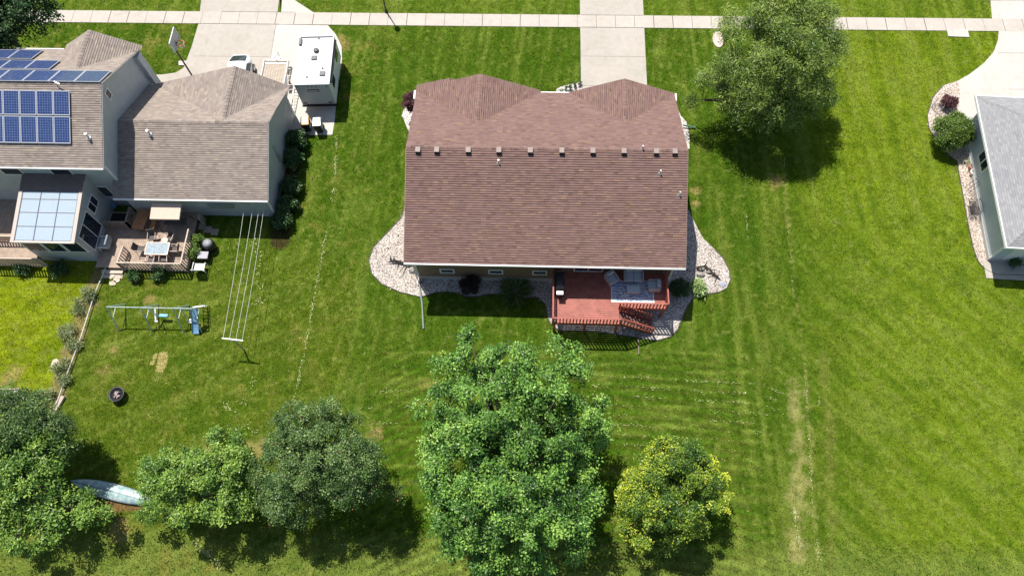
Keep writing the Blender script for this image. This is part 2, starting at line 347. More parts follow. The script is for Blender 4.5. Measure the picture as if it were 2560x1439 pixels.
for n_, p_, z_, m_ in structs: flat(n_, p_, z_ + .01, m_)
flat('road', [(-300, 49.5), (300, 49.5), (300, 58), (-300, 58)], .02, mat('asphalt', (.055,.055,.06), .9, .2, 3.))
kb = MB(); kb.box(-300, 49.2, -.1, 300, 49.5, .1); kb.build('kerb', CONC2)['kind'] = 'structure'
# slab joints of the pavement and drives
j = MB()
def joint(a, b, wd=.03, z=.0262):
    a = Vector((*a[:2], z)); b = Vector((*b[:2], z)); d = (b-a).normalized(); r = Vector((-d.y, d.x, 0))*wd/2
    j.add([a-r, b-r, b+r, a+r], [(0, 1, 2, 3)])
x = -45.
while x < 40:
    joint((x, SWY0+.02), (x + random.uniform(-.02, .02), SWY1-.02), random.choice([.02, .03, .05])); x += 1.5
for x0, x1, y_ in ((-27.3,-20.7,SWY0), (-25.5,-19.5,SWY1), (3.3,8.2,SWY0), (3.3,8.2,SWY1)): joint((x0, y_), (x1, y_), .035, .028)
for y_ in (45.5, 39.0, 36.2): joint((3.3, y_), (8.2, y_), .018, .0212)
for y_ in (38.6, 35.4): joint((-26.8, y_), (-20.9, y_), .018, .0212)
joint(G(690,62), G(664,220), .02, .0212)
for y_ in (45.2, 40., 36.6): joint(G(2490,120) + Vector((0, y_-40.5, 0)), (60, y_), .02, .0212)
j.build('slab_joints', JOINT)['kind'] = 'structure'

GRAV = gravel_mat('pink_river_gravel', [(.50,.465,.42),(.64,.605,.56),(.44,.40,.36),(.70,.67,.62),(.57,.525,.475)], 13.)
GRAVW = gravel_mat('white_gravel', [(.75,.72,.68),(.82,.8,.77),(.68,.64,.6)], 14.)
GRAVP = gravel_mat('pale_pebbles', [(.62,.53,.45),(.72,.64,.56),(.50,.40,.33),(.76,.70,.63)], 13.)
BED1 = GP([(1100,560),(1016,505),(1003,545),(965,585),(934,618),(922,650),(930,685),(955,710),(1000,730),(1050,742),(1071,737),(1088,731),(1119,729),(1146,733),(1167,741),(1192,741),(1225,735),(1255,735),(1296,743),(1344,743),(1363,760),(1369,793),(1376,808),(1398,826),(1440,826),(1496,829),(1579,841),(1611,847),(1642,851),(1677,841),(1694,824),(1702,803),(1719,764),(1734,743),(1761,736),(1798,730),(1817,720),(1826,699),(1823,676),(1809,647),(1786,622),(1760,598),(1745,573),(1722,525),(1600,560)])
BED2 = GP([(1010,300),(1004,290),(1012,268),(1022,250),(1040,238),(1100,240),(1100,340),(1030,350)])
BED3 = GP([(1392,222),(1405,216),(1450,206),(1456,206),(1456,260),(1385,260)])
BED4 = GP([(1690,262),(1702,290),(1716,305),(1724,340),(1724,372),(1660,372),(1660,262)])
BED5 = GP([(2395,202),(2358,214),(2332,243),(2318,290),(2322,320),(2340,352),(2376,392),(2392,404),(2404,470),(2420,560),(2434,625),(2446,655),(2464,674),(2490,686),(2620,690),(2620,600),(2500,400),(2436,310),(2396,280),(2400,235)])
for p_, m_, lb in ((BED1, GRAV, 'pinkish river gravel bed curving round the back of the brown roofed house'), (BED2, GRAVW, 'white gravel pocket at the far left corner of the brown roofed house'),
               (BED3, GRAVW, 'white gravel bed with small shrubs beside the middle driveway'), (BED4, GRAVW, 'narrow white gravel strip on the tree side of the brown roofed house'), (BED5, GRAVP, 'pale pebble bed curving beside the grey roofed house')):
    flat('gravel_bed', p_, .012, m_, 'stuff', lb, 'gravel')
for bed, rng_ in ((BED1, (1, 40)), (BED5, (1, 14))):
    e = MB(); pl = bed[rng_[0]:rng_[1]+1]
    e.tube([(a[0], a[1], .02) for a in pl], .035, 6); tag(e.build('edging_strip', mat('dark_edging', (.09,.08,.07), .7, .2)),
        'dark thin edging around the %s gravel bed' % ('pinkish house' if bed is BED1 else 'pale pebble'), 'edging')
EXCL = [DL, DL3, DM, DR, WALKP, BED1, BED2, BED3, BED4, BED5]

# loose pebbles lying on the beds
def pebbles(name, beds, n, sizes, mt, label):
    P_ = []
    for bed in beds:
        xs_ = [p[0] for p in bed]; ys_ = [p[1] for p in bed]; k = int(n*(max(xs_)-min(xs_))*(max(ys_)-min(ys_)))
        x_, y_ = rng.uniform(min(xs_), max(xs_), k), rng.uniform(min(ys_), max(ys_), k); x2, y2 = x_ + rng.normal(0, .04, k), y_ + rng.normal(0, .04, k)
        q = inside(x_, y_, bed); P_.append(np.stack([x2[q], y2[q]], 1))
    P_ = np.concatenate(P_); k = len(P_); s_ = rng.uniform(*sizes, k); a = rng.uniform(0, 6.28, k)
    o_ = np.array([[1,0,0],[0,.75,0],[-1,0,0],[0,-.75,0],[.1,.1,.7],[0,0,-.3]]); ca, sa = np.cos(a)[:, None], np.sin(a)[:, None]
    X = (o_[:,0]*ca - o_[:,1]*sa)*s_[:, None] + P_[:, :1]; Y = (o_[:,0]*sa + o_[:,1]*ca)*s_[:, None] + P_[:, 1:]; Z = np.repeat(o_[None, :, 2], k, 0)*s_[:, None] + .015
    f_ = np.array([[0,1,4],[1,2,4],[2,3,4],[3,0,4]]); F_ = (np.arange(k)[:, None, None]*6 + f_[None]).reshape(-1, 3)
    tag(np_mesh(name, np.stack([X, Y, Z], -1).reshape(-1, 3), F_, mt, tint=np.repeat(rng.random(k), 6)), label, 'pebbles', kind='stuff')
def stone_mat():
    m, t, b = nodes('loose_stone'); at = N(t, 'ShaderNodeAttribute'); at.attribute_name = 'tint'
    L(t, rampn(t, at.outputs['Fac'], [(0, (.30,.26,.23)), (.4, (.52,.46,.41)), (.8, (.68,.63,.57)), (1, (.78,.74,.70))]), b.inputs['Base Color']); b.inputs['Roughness'].default_value = .8; return m
pebbles('pebbles', [BED1, BED5], 22, (.025, .065), stone_mat(), 'loose mixed pebbles lying over the gravel beds')
# grass blades
nb = 330000
bx = rng.uniform(-40, 36, nb); by = rng.uniform(.5, 46.5, nb)
px_ok = np.ones(nb, bool)
jx, jy = bx + rng.normal(0, .05, nb), by + rng.normal(0, .05, nb)
for e_ in EXCL: px_ok &= ~inside(jx, jy, e_)
bx, by = bx[px_ok], by[px_ok]; nb = len(bx)
th = rng.uniform(0, 2*math.pi, nb); hh = rng.uniform(.04, .09, nb); lean = rng.uniform(.02, .09, nb); th2 = rng.uniform(0, 2*math.pi, nb); wd = rng.uniform(.012, .03, nb)
rough_ = by < 4.2; hh[rough_] *= 2; lean[rough_] *= 1.6
P0 = np.stack([bx - wd*np.cos(th), by - wd*np.sin(th), np.zeros(nb)-.02], 1); P1 = np.stack([bx + wd*np.cos(th), by + wd*np.sin(th), np.zeros(nb)-.02], 1)
P2 = np.stack([bx + lean*np.cos(th2), by + lean*np.sin(th2), hh], 1)
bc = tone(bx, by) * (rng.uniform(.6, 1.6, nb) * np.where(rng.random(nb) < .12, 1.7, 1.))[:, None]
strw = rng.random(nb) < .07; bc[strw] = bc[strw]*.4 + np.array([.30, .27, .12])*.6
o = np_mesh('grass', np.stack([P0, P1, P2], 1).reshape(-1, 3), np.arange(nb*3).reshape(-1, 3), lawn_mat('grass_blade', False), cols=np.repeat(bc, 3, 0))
tag(o, 'short mown grass blades all over the lawns', 'grass', kind='stuff')

# dry clippings left by the mower
cl = []
def clip_line(pts, n, spread, big=1.):
    pl = g2(pts); seg = [math.hypot(b[0]-a[0], b[1]-a[1]) for a, b in zip(pl, pl[1:])]
    for _ in range(n):
        k = random.choices(range(len(seg)), seg)[0]; t = random.random(); a, b = pl[k], pl[k+1]
        x_, y_ = a[0]+(b[0]-a[0])*t, a[1]+(b[1]-a[1])*t
        if vnoise(np.array([x_]), np.array([y_]), .9, 77)[0] < random.uniform(.25, .6): continue
        cl.append((x_ + random.gauss(0, spread), y_ + random.gauss(0, spread), random.uniform(.02, .07)*big, math.atan2(b[1]-a[1], b[0]-a[0]) + random.gauss(0, .5)))
clip_line([(842,340),(838,450),(818,580),(790,720),(768,850),(735,1010)], 700, .06, 1.1)
for k in range(9): clip_line([(1478, 940+k*24),(1600, 943+k*24),(1780, 955+k*24),(1900, 960+k*24),(1960, 985+k*24)], int(190 - k*16), .05)
for k in range(3): clip_line([(900, 980+k*40),(1040, 975+k*40)], 40, .05)
clip_line([(2008,890),(2016,1000),(2025,1150),(2032,1290)], 300, .05); clip_line([(1985,1270),(1992,1330),(2003,1390)], 220, .07, 1.3); clip_line([(2040,900),(2048,1010)], 90, .05)
clip_line([(1960,390),(1968,560),(1985,750)], 160, .05); clip_line([(1862,420),(1868,600)], 80, .05); clip_line([(2040,1290),(2045,1400)], 130, .08)
clip_line([(2078,520),(2090,600),(2100,760)], 50, .15); clip_line([(640,600),(650,720),(640,800)], 60, .15, 1.6)
clip_line([(430,1160),(520,1110),(600,1030),(640,950)], 110, .22, 1.2); clip_line([(560,1010),(640,1080)], 60, .1, 1.6); clip_line([(480,1350),(540,1400),(560,1439)], 90, .1, 1.5)
clip_line([(850,1360),(960,1364)], 60, .03)
for _ in range(260):
    q = G(random.uniform(350, 760), random.uniform(600, 1200)); cl.append((q.x, q.y, random.uniform(.02, .065), random.uniform(0, 6)))
for _ in range(120):
    q = G(random.uniform(860, 1950), random.uniform(840, 1350)); cl.append((q.x, q.y, random.uniform(.03, .07), random.uniform(0, 6)))
cm = MB()
for x_, y_, s_, a_ in cl:
    c_, d_ = math.cos(a_), math.sin(a_); z_ = random.uniform(.03, .07)
    if inside(np.array([x_]), np.array([y_]), DL)[0]: continue
    cm.add([(x_-c_*s_, y_-d_*s_, z_), (x_+d_*s_*.28, y_-c_*s_*.26, z_+.02), (x_+c_*s_, y_+d_*s_, z_-.01), (x_-d_*s_*.22, y_+c_*s_*.26, z_+.01)], [(0, 1, 2, 3)])
tag(cm.build('grass_clippings', mat('dry_clippings', (.46,.48,.22), .9, .4, 4.)), 'pale dry grass clippings in broken lines on the lawns', 'grass clippings', kind='stuff')

# ---------------------------------------------------------------- roofs
def clip_poly(poly, v0, v1):
    def cut(P, c, sgn):
        out = []
        for i in range(len(P)):
            a, b = P[i], P[(i+1) % len(P)]; da, db = (a[1]-c)*sgn, (b[1]-c)*sgn
            if da >= 0: out.append(a)
            if (da > 0) != (db > 0) and da != db: t = da/(da-db); out.append((a[0]+(b[0]-a[0])*t, c))
        return out
    P = cut(poly, v0, 1)
    return cut(P, v1, -1) if P else P
TH = .042
def slope(m, poly, row=.145, th=None, uoff=0.):
    """poly: world corners of one roof plane; the eave is its lowest line. Laid in overlapping courses."""
    th = TH if th is None else th; P = [Vector(p) for p in poly]; n = Vector((0, 0, 0))
    for i in range(len(P)): n += P[i].cross(P[(i+1) % len(P)])
    n.normalize()
    if n.z < 0: n = -n
    up = (Vector((0, 0, 1)) - n*n.z).normalized(); ux = up.cross(n).normalized(); o0 = min(P, key=lambda q: q.z)
    q2 = [((p-o0).dot(ux), (p-o0).dot(up)) for p in P]; vmax = max(q[1] for q in q2); v = 0; k = 0
    while v < vmax - .01:
        v1 = min(v + row, vmax + .001); c = clip_poly(q2, v, v1)
        if len(c) > 2:
            n0 = len(m.v)
            for (a, b) in c:
                f = 1 - (b - v)/row; jog = 0
                w_ = o0 + ux*a + up*b + n*(th*f + .004); m.uv[len(m.v)] = (a + uoff, min(v + (b-v)*.96 + .001, v + row*.98)); m.v.append(tuple(w_))
            m.f.append(tuple(range(n0, n0+len(c))))
            lo = [q for q in c if abs(q[1]-v) < 1e-6]
            if len(lo) >= 2:
                a, b = min(lo), max(lo); n1 = len(m.v)
                for q, h_ in ((a, 0), (b, 0), (b, 1), (a, 1)):
                    m.uv[len(m.v)] = (q[0] + uoff, v + .01); m.v.append(tuple(o0 + ux*q[0] + up*q[1] + n*(th*h_ + (.004 if h_ else -.02))))
                m.f.append((n1, n1+1, n1+2, n1+3))
        v = v1; k += 1
def ridge_cap(m, a, b, wd=.14, h=.018, step=.28):
    a, b = Vector(a), Vector(b); L_ = (b-a).length; d = (b-a)/L_; s_ = d.cross(Vector((0, 0, 1))).normalized()*wd; k = 0; t = 0
    while t < L_:
        p, q = a+d*t, a+d*min(t+step*1.03, L_); z0, z1 = Vector((0,0,h+.03)), Vector((0,0,h+.008)); dn = Vector((0,0,-wd*.42))
        n0 = len(m.v); m.v += [tuple(x) for x in (p-s_+z0+dn, p+z0, p+s_+z0+dn, q-s_+z1+dn, q+z1, q+s_+z1+dn)]
        for i in range(6): m.uv[n0+i] = (k*.31+.05, (i % 3)*.01 + .05)
        m.f += [(n0, n0+1, n0+4, n0+3), (n0+1, n0+2, n0+5, n0+4)]; t += step; k += 1
def deckslab(m, poly, th=.16):   # underside and edges of a roof plane, kept just below the courses
    n = len(poly); m.add([(p[0], p[1], p[2]-.012) for p in poly] + [(p[0], p[1], p[2]-th) for p in poly],
        [tuple(range(n)), tuple(range(n, 2*n))[::-1]] + [(i, (i+1) % n, n+(i+1) % n, n+i) for i in range(n)])
def window_unit(parent, c, n, wd, ht, fr=.09, name='window', mull=0, t=.05):
    """c centre on wall face, n outward normal (unit x/y), frame and pane"""
    n = Vector(n); s_ = Vector((-n.y, n.x, 0)); c = Vector(c); f = MB(); z = Vector((0, 0, 1))
    o0 = c + n*t/2
    for k in (-1, 1):
        f.bar(o0 + s_*k*(wd/2-fr/2) - z*ht/2, o0 + s_*k*(wd/2-fr/2) + z*ht/2, fr, t, up=tuple(n))
        f.bar(o0 - s_*(wd/2-fr) + z*k*(ht/2-fr/2), o0 + s_*(wd/2-fr) + z*k*(ht/2-fr/2), t, fr)
    for k in range(mull):
        q = s_*((k+1)/(mull+1)-.5)*(wd-fr); f.bar(o0+q-z*(ht/2-fr), o0+q+z*(ht/2-fr), .05, t*.8, up=tuple(n))
    fo = f.build(name, WHITE, parent, True)
    p = MB(); p.bar(c + n*.012 - s_*(wd/2-fr), c + n*.012 + s_*(wd/2-fr), .012, ht-2*fr); p.build('pane', GLASS, fo, True); return fo

# ---------------------------------------------------------------- main house
XL, XR, YRD, YE, YF, ZR, ZE = -8.06, 9.24, 25.9, 19.29, 32.3, 6.93, 4.11
house = thing('house', 'long single storey house with mauve brown shingle roof and a red deck behind', 'house', (.6, 25.8, 0))
KS = (ZR-ZE)/(YRD-YE); zf = lambda y: ZR - KS*(y-YRD)
roof = MB()
slope(roof, [(XL, YE, ZE), (XR, YE, ZE), (XR, YRD, ZR), (XL, YRD, ZR)])
# front gables: ridge meets the main slope at (gx, gy) at height gz
A = dict(x=-3.85, y0=28.45, z=5.84, l=-8.3, r=.1); B = dict(x=5.72, y0=28.75, z=5.71, l=2.2, r=9.3)
YFE = 32.15; ze = zf(YFE)
SPL = [(XL-.02, YRD, ZR), (XR, YRD, ZR), (XR+.03, YFE, ze), (B['r'], YFE, ze), (B['x'], B['y0'], zf(B['y0'])), (B['l'], YFE, ze), (A['r'], YFE, ze), (A['x'], A['y0'], zf(A['y0'])), (XL-.25, YFE, ze)]
def tri(*p): return [p[0], p[1], p[2]]
aV, bV = (A['x'], A['y0'], zf(A['y0'])), (B['x'], B['y0'], zf(B['y0']))
aL, aR, bL, bR = (XL-.25, YFE, ze), (A['r'], YFE, ze), (B['l'], YFE, ze), (XR+.03, YFE, ze)
mid = lambda x_: (x_, YRD, ZR)
# main front plane split in convex pieces
slope(roof, [aL, aV, mid(A['x']), mid(XL)], uoff=0)
slope(roof, [aV, aR, bL, bV, mid(B['x']), mid(A['x'])])
slope(roof, [bV, bR, mid(XR), mid(B['x'])])
aF, bF = (A['x'], YFE+.25, aV[2]), (B['x'], YFE+.1, bV[2])
# extra little gable nested on the left of gable A
a2F = (-6.0, YFE+.55, 5.0); a2V = (-6.0, YFE-1.2, 5.0)
slope(roof, [aV, aR, (aR[0], YFE+.25, ze), aF]); slope(roof, [aV, aF, (aL[0], YFE+.25, ze), aL])
slope(roof, [bV, bR, (bR[0], YFE+.1, ze), bF]); slope(roof, [bV, bF, (bL[0], YFE+.1, ze), bL])
slope(roof, [a2V, a2F, (-4.9, YFE+.55, 4.52), (-4.9, YFE-1.2, 4.52)]); slope(roof, [a2V, a2F, (-8.3, YFE+.55, ze), (-8.3, YFE-1.2, ze)])
ridge_cap(roof, (XL, YRD, ZR), (XR, YRD, ZR)); ridge_cap(roof, aV, aF); ridge_cap(roof, bV, bF)
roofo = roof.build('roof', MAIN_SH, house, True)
sb = MB()
deckslab(sb, [(XL+.01, YE+.01, ZE), (XR-.01, YE+.01, ZE), (XR-.01, YRD, ZR), (XL+.01, YRD, ZR)])
deckslab(sb, [(XL+.01, YRD, ZR), (XR-.01, YRD, ZR), (XR-.01, YFE-.01, ze), (XL+.01, YFE-.01, ze)])
sb.build('roof_edge', mat('eave_board', (.30,.2,.15), .7), house, True)
gt = MB(); gt.bar((XL, YE-.06, ZE-.05), (XR, YE-.06, ZE-.05), .11, .11); gt.build('gutter', WHITE, house, True)
for a_, b_, w_ in (((A['r']+.1, YFE+.06, ze-.05), (B['l']-.1, YFE+.06, ze-.05), .11), ((XR+.1, YFE-.5, ze-.05), (XR+.1, YFE+.1, ze-.05), .12), ((XL-.36, YFE-.6, ze-.05), (XL-.36, YFE+.1, ze-.05), .12)):
    MB().bar(a_, b_, w_, .11).build('gutter', WHITE, house, True)
for x_ in (XL, XR):
    s_ = -1 if x_ < 0 else 1
    MB().bar((x_+.02*s_, YE, ZE-.1), (x_+.02*s_, YRD, ZR-.1), .04, .16).bar((x_+.02*s_, YRD, ZR-.1), (x_+.02*s_, YFE, ze-.1), .04, .16).build('rake_trim', mat('brown_rake', (.30,.2,.16), .7), house, True)
WX0, WX1, WY0, WY1 = XL+.35, XR-.4, 20.05, 31.7
wl = MB()
wl.add([(WX0,WY0,.0),(WX1,WY0,.0),(WX1,WY1,.0),(WX0,WY1,.0),(WX0,WY0,ZE-.0),(WX1,WY0,ZE-.0),(WX1,WY1,zf(WY1)-.18),(WX0,WY1,zf(WY1)-.18),(WX0,YRD,ZR-.2),(WX1,YRD,ZR-.2)],
       [(0,1,5,4),(1,2,6,9,5),(2,3,7,6),(3,0,4,8,7)])
for g_, f_ in ((A, aF), (B, bF)):   # gable end walls
    wl.add([(g_['l']+.4, YFE-.1, 0), (g_['r']-.4, YFE-.1, 0), (g_['r']-.4, YFE-.1, ze-.05), (g_['x'], YFE-.1, g_['z']-.2), (g_['l']+.4, YFE-.1, ze-.05)], [(0,1,2,3,4)])
    wl.box(g_['l']+.4, WY1-.5, 0, g_['r']-.4, YFE-.1, 3.3)
wl.build('wall', BROWN_SD, house, True)
fd = MB(); fd.box(WX0-.03, WY0-.03, 0, WX1+.03, WY1+.02, .45); fd.build('foundation', FOUND, house, True)
for x_ in (WX0, WX1): MB().box(x_-.06 if x_ < 0 else x_-.07, WY0-.05, .45, x_+.07 if x_ < 0 else x_+.06, WY0+.08, ZE-.12).build('corner_board', WHITE, house, True)
for px in (1117, 1239, 1349):
    q = G(px, 688, 1.35); window_unit(house, (q.x, WY0, 1.35), (0, -1, 0), .98, .62, .1)
q = G(1472, 667, 2.4); window_unit(house, (q.x, WY0, 2.75), (0, -1, 0), 1.9, 2.1, .09, 'patio_door', 1)
for (g_, wds) in ((A, (-6.5, -2.2)),):
    for x_ in wds: window_unit(house, (x_, YFE-.1, 1.9), (0, 1, 0), 1.4, 1.3, .09)
gd = MB(); gd.box(3.6, YFE-.12, 0, 8.0, YFE-.05, 2.3); gd.build('garage_door', WHITE, house, True)
VENT = mat('vent_brown', (.27,.205,.185), .6, .1); VENTD = mat('vent_throat', (.02,.018,.016), .8)
for px in (1047, 1094, 1172, 1248, 1326, 1404, 1481, 1558, 1638, 1684):
    q = G(px, 378 + (px-1047)*.008, 6.6); y_ = q.y; y_ -= .12; z_ = ZR - KS*(YRD-y_)
    v = MB(); v.add([(q.x-.15,y_-.2,z_+.2),(q.x+.15,y_-.2,z_+.2),(q.x+.15,y_+.17,z_+.2),(q.x-.15,y_+.17,z_+.2),(q.x-.15,y_-.2,z_-.12),(q.x+.15,y_-.2,z_-.12),(q.x+.15,y_+.17,z_),(q.x-.15,y_+.17,z_)],
                  [(0,1,2,3),(0,4,5,1),(1,5,6,2),(2,6,7,3),(3,7,4,0)])
    vo = v.build('roof_vent', VENT, roofo, True); v = MB(); v.add([(q.x-.15,y_-.206,z_+.19),(q.x+.15,y_-.206,z_+.19),(q.x+.15,y_-.206,z_-.12),(q.x-.15,y_-.206,z_-.12)], [(0,3,2,1)]); v.build('vent_throat', VENTD, house, True)
for x, y in ((1246, 402), (1651, 430), (1700, 482), (1606, 371)):
    q = G(x, y, 6.6 if y < 450 else 5.9); z_ = ZR - KS*abs(YRD-q.y); q = G(x, y, z_+.2); z_ = ZR - KS*abs(YRD-q.y)
    v = MB(); v.tube([(q.x, q.y, z_-.1), (q.x, q.y, z_+.36)], .055, 10); v.lathe([(.13, z_+.0), (.06, z_+.12)], (q.x, q.y, 0), 10)
    v.build('vent_pipe', ALUM, roofo, True)
dsp = MB(); dsp.bar((WX0-.1, WY0-.1, ZE-.2), (WX0-.1, WY0-.1, .3), .07, .09); dsp.bar((WX0-.1, WY0-.1, .3), (WX0-.05, WY0-.5, .1), .07, .09); dsp.build('downspout', WHITE, house, True)
dp = MB(); a, b = G(1050, 700), G(1059, 822); dp.tube([(a.x, a.y, .14), (a.x+.05, a.y-.6, .1), ((a.x+b.x)/2+.03, (a.y+b.y)/2, .07), (b.x, b.y, .07)], .06, 8)
tag(dp.build('drain_pipe', mat('grey_green_pipe', (.22,.25,.24), .5, .1)), 'long thin grey drain pipe lying on grass off the left rear corner of brown house', 'pipe')
dp = MB(); a, b = G(1596, 850), G(1597, 886); c = G(1597, 832); dp.tube([(c.x, c.y, .3), (a.x, a.y, .08), (b.x, b.y, .07)], .05, 8)
tag(dp.build('drain_pipe', mat('brown_pipe', (.16,.12,.10), .5, .1)), 'short dark drain pipe poking onto grass below the red deck stairs', 'pipe')
dp = MB(); a, b = G(1706, 318), G(1738, 321); dp.tube([(a.x, a.y, .25), (b.x, b.y, .07)], .06, 8)
tag(dp.build('drain_pipe', mat('teal_pipe', (.08,.2,.17), .5, .1)), 'small dark green drain pipe between the brown house and the front yard tree', 'pipe')

# ---------------------------------------------------------------- main deck
DX0, DX1, DXM, DYA, DYB, DZ, RH = 1.25, 8.36, 5.42, 16.46, 17.55, 1.65, .93
deck = thing('deck', 'red stained raised wooden deck with stairs behind the brown roofed house', 'deck', (4.5, 18, 0))
fl = MB(); y = DYA + .03
while y < WY0 - .05:
    y1 = min(y + .14, WY0-.04); fl.box(DX0+.03, y, DZ-.03, (DXM if y < DYB else DX1)-.03, y1-.024, DZ + random.uniform(-.003, .003)); y += .14
flo = fl.build('floor', DECKRED, deck, True)
fs = MB(); fs.box(DX0, DYA, DZ-.28, DXM, DYA+.03, DZ-.02); fs.box(DX0, DYA, DZ-.28, DX0+.03, WY0-.1, DZ-.02); fs.box(DXM, DYB, DZ-.28, DX1, DYB+.03, DZ-.02); fs.box(DX1-.03, DYB, DZ-.28, DX1, WY0-.1, DZ-.02); fs.box(DXM-.03, DYA, DZ-.28, DXM, DYB, DZ-.02)
fs.build('fascia', RAILRED, deck, True)
for x_, y_ in ((DX0+.1, DYA+.1), (3.3, DYA+.1), (DXM-.1, DYA+.1), (DX1-.1, DYB+.1), (DXM+.1, DYB+.1)):
    MB().box(x_-.07, y_-.07, 0, x_+.07, y_+.07, DZ-.28).build('post', RAILRED, deck, True)
def railing(parent, a, b, z, rh, m, sp=.2, bw=.07, endpost=True, z1=None, name='railing'):
    a, b = Vector(a), Vector(b); z1 = z if z1 is None else z1; r = MB(); d = (b-a); L_ = d.length
    A0, B0 = Vector((a.x, a.y, z)), Vector((b.x, b.y, z1)); up = Vector((0, 0, 1))
    r.bar(A0+up*rh, B0+up*rh, .09, .04); r.bar(A0+up*.1, B0+up*.1, .04, .08)
    n = max(2, int(L_/sp))
    for i in range(n+1): p = A0.lerp(B0, i/n); r.bar(p - up*.12, p + up*(rh-.06), bw)
    for p in (A0, B0) if endpost else (): r.bar(p - up*.25, p + up*rh, .09)
    return r.build(name, m, parent, True)
railing(deck, (DX0, DYA-.03), (DXM, DYA-.03), DZ, RH, RAILRED); railing(deck, (DX0-.03, DYA), (DX0-.03, WY0-.2), DZ, RH, RAILRED)
railing(deck, (DXM, DYB-.03), (DX1, DYB-.03), DZ, RH, RAILRED); railing(deck, (DX1+.03, DYB), (DX1+.03, WY0-.2), DZ, RH, RAILRED)
SX1 = DXM + 2.25
railing(deck, (DXM+.06, DYA), (SX1, DYA), DZ, RH, RAILRED, z1=.12); railing(deck, (DXM+.06, DYB-.2), (SX1, DYB-.2), DZ, RH, RAILRED, z1=.12)
st = MB(); ns = 8
for i in range(ns):
    x_ = DXM + .02 + i*(SX1-DXM)/ns; z_ = DZ - (i+1)*DZ/(ns+1); st.box(x_, DYA+.06, z_-.04, x_+.29, DYB-.25, z_)
for y_ in (DYA+.03, DYB-.23): st.bar((DXM, y_, DZ-.15), (SX1, y_, .02), .04, .26)
st.build('stairs', mat('dark_stair', (.15,.07,.055), .7, .2), deck, True)
pad = MB(); pad.box(SX1+.05, DYA-.05, .0, SX1+1.1, DYB-.1, .04); tag(pad.build('paving_slab', STONE), 'grey paving slab at the foot of the red deck stairs', 'paving slab')

# deck furniture
def m_rug():
    m, t, b = nodes('rug_pattern'); tc = N(t, 'ShaderNodeTexCoord'); vo = N(t, 'ShaderNodeTexVoronoi', Scale=5.5, feature='DISTANCE_TO_EDGE'); L(t, tc.outputs['Object'], vo.inputs['Vector'])
    wv = N(t, 'ShaderNodeTexWave', Scale=1.6, Distortion=9.); wv.wave_type = 'RINGS'; L(t, tc.outputs['Object'], wv.inputs['Vector'])
    c1 = rampn(t, vo.outputs[0], [(.05, (.72,.74,.76)), (.09, (.12,.20,.32))]); c2 = rampn(t, wv.outputs[0], [(.45, (.10,.18,.30)), (.55, (.66,.69,.72))])
    L(t, mixc(t, .5, c1, c2), b.inputs['Base Color']); b.inputs['Roughness'].default_value = .95; return m
a, b = G(1526, 700, DZ), G(1636, 757, DZ); RX0, RX1, RY0, RY1 = a.x+.02, b.x, b.y, a.y
rg = thing('rug', 'blue and white patterned outdoor rug on the red deck', 'rug', ((RX0+RX1)/2, (RY0+RY1)/2, DZ))
MB().box(RX0+.08, RY0+.08, DZ+.004, RX1-.08, RY1-.08, DZ+.016).build('pile', m_rug(), rg, True)
br = MB(); z0, z1 = DZ+.004, DZ+.013
br.box(RX0, RY0, z0, RX1, RY0+.08, z1); br.box(RX0, RY1-.08, z0, RX1, RY1, z1); br.box(RX0, RY0+.08, z0, RX0+.08, RY1-.08, z1); br.box(RX1-.08, RY0+.08, z0, RX1, RY1-.08, z1)
br.build('border', mat('rug_border', (.70,.71,.70), .95, .06), rg, True)
def seat_unit(name, label, cat, loc, rz, wd, group=None, z=DZ+.016, dp_=.74):
    s_ = thing(name, label, cat, (loc[0], loc[1], z), rz, group); f = MB(); h = wd/2; d = dp_/2
    f.box(-h+.09, -d, .1, h-.09, d, .3); f.box(-h+.09, d-.1, .3, h-.09, d, .78); f.build('frame', WICKER, s_, bevel=.015)
    for k in (-1, 1):
        a_ = MB(); a_.box(min(k*h, k*(h-.09)), -d, .1, max(k*h, k*(h-.09)), d, .58); a_.build('armrest', WICKER, s_, bevel=.02)
    n = 2 if wd > 1.1 else 1; cw = (wd-.2)/n
    for i in range(n):
        c = MB(); x_ = -h+.1+i*cw; c.box(x_, -d-.02, .3, x_+cw-.01, d-.22, .43); c.build('seat_cushion', CUSH, s_, bevel=.04)
        c = MB(); c.box(x_, d-.22, .36, x_+cw-.01, d-.1, .8); c.build('back_cushion', CUSH, s_, bevel=.04)
    for sx in (-1, 1):
        for sy in (-1, 1): MB().box(sx*(h-.05)-.03, sy*(d-.06)-.03, 0, sx*(h-.05)+.03, sy*(d-.06)+.03, .1).build('leg', WICKER, s_)
    return s_
q = G(1584, 688, DZ+.4); seat_unit('loveseat', 'pale grey cushioned outdoor loveseat backed against the brown house wall', 'sofa', (q.x, q.y+.02), 0, 1.25, dp_=.85)
q = G(1529, 694, DZ+.4); seat_unit('armchair', 'grey outdoor armchair turned diagonally at the rug corner nearest the patio door', 'armchair', q, R(-35+180-180+75-10), .72, 'armchairs on the red deck')
q = G(1636, 713, DZ+.4); seat_unit('armchair', 'grey outdoor armchair facing the coffee table by the right deck railing', 'armchair', q, R(-90), .72, 'armchairs on the red deck')
q = G(1584, 722, DZ+.4); ct = thing('coffee_table', 'low pale grey coffee table in the middle of the blue rug', 'table', (q.x, q.y, DZ+.016))
MB().box(-.42, -.26, .36, .42, .26, .4).build('tabletop', CUSH, ct, bevel=.01); MB().box(-.38, -.22, .08, .38, .22, .355).build('apron', WICKER, ct)
for sx in (-1, 1):
    for sy in (-1, 1): MB().box(sx*.36-.03, sy*.2-.03, 0, sx*.36+.03, sy*.2+.03, .08).build('leg', WICKER, ct)
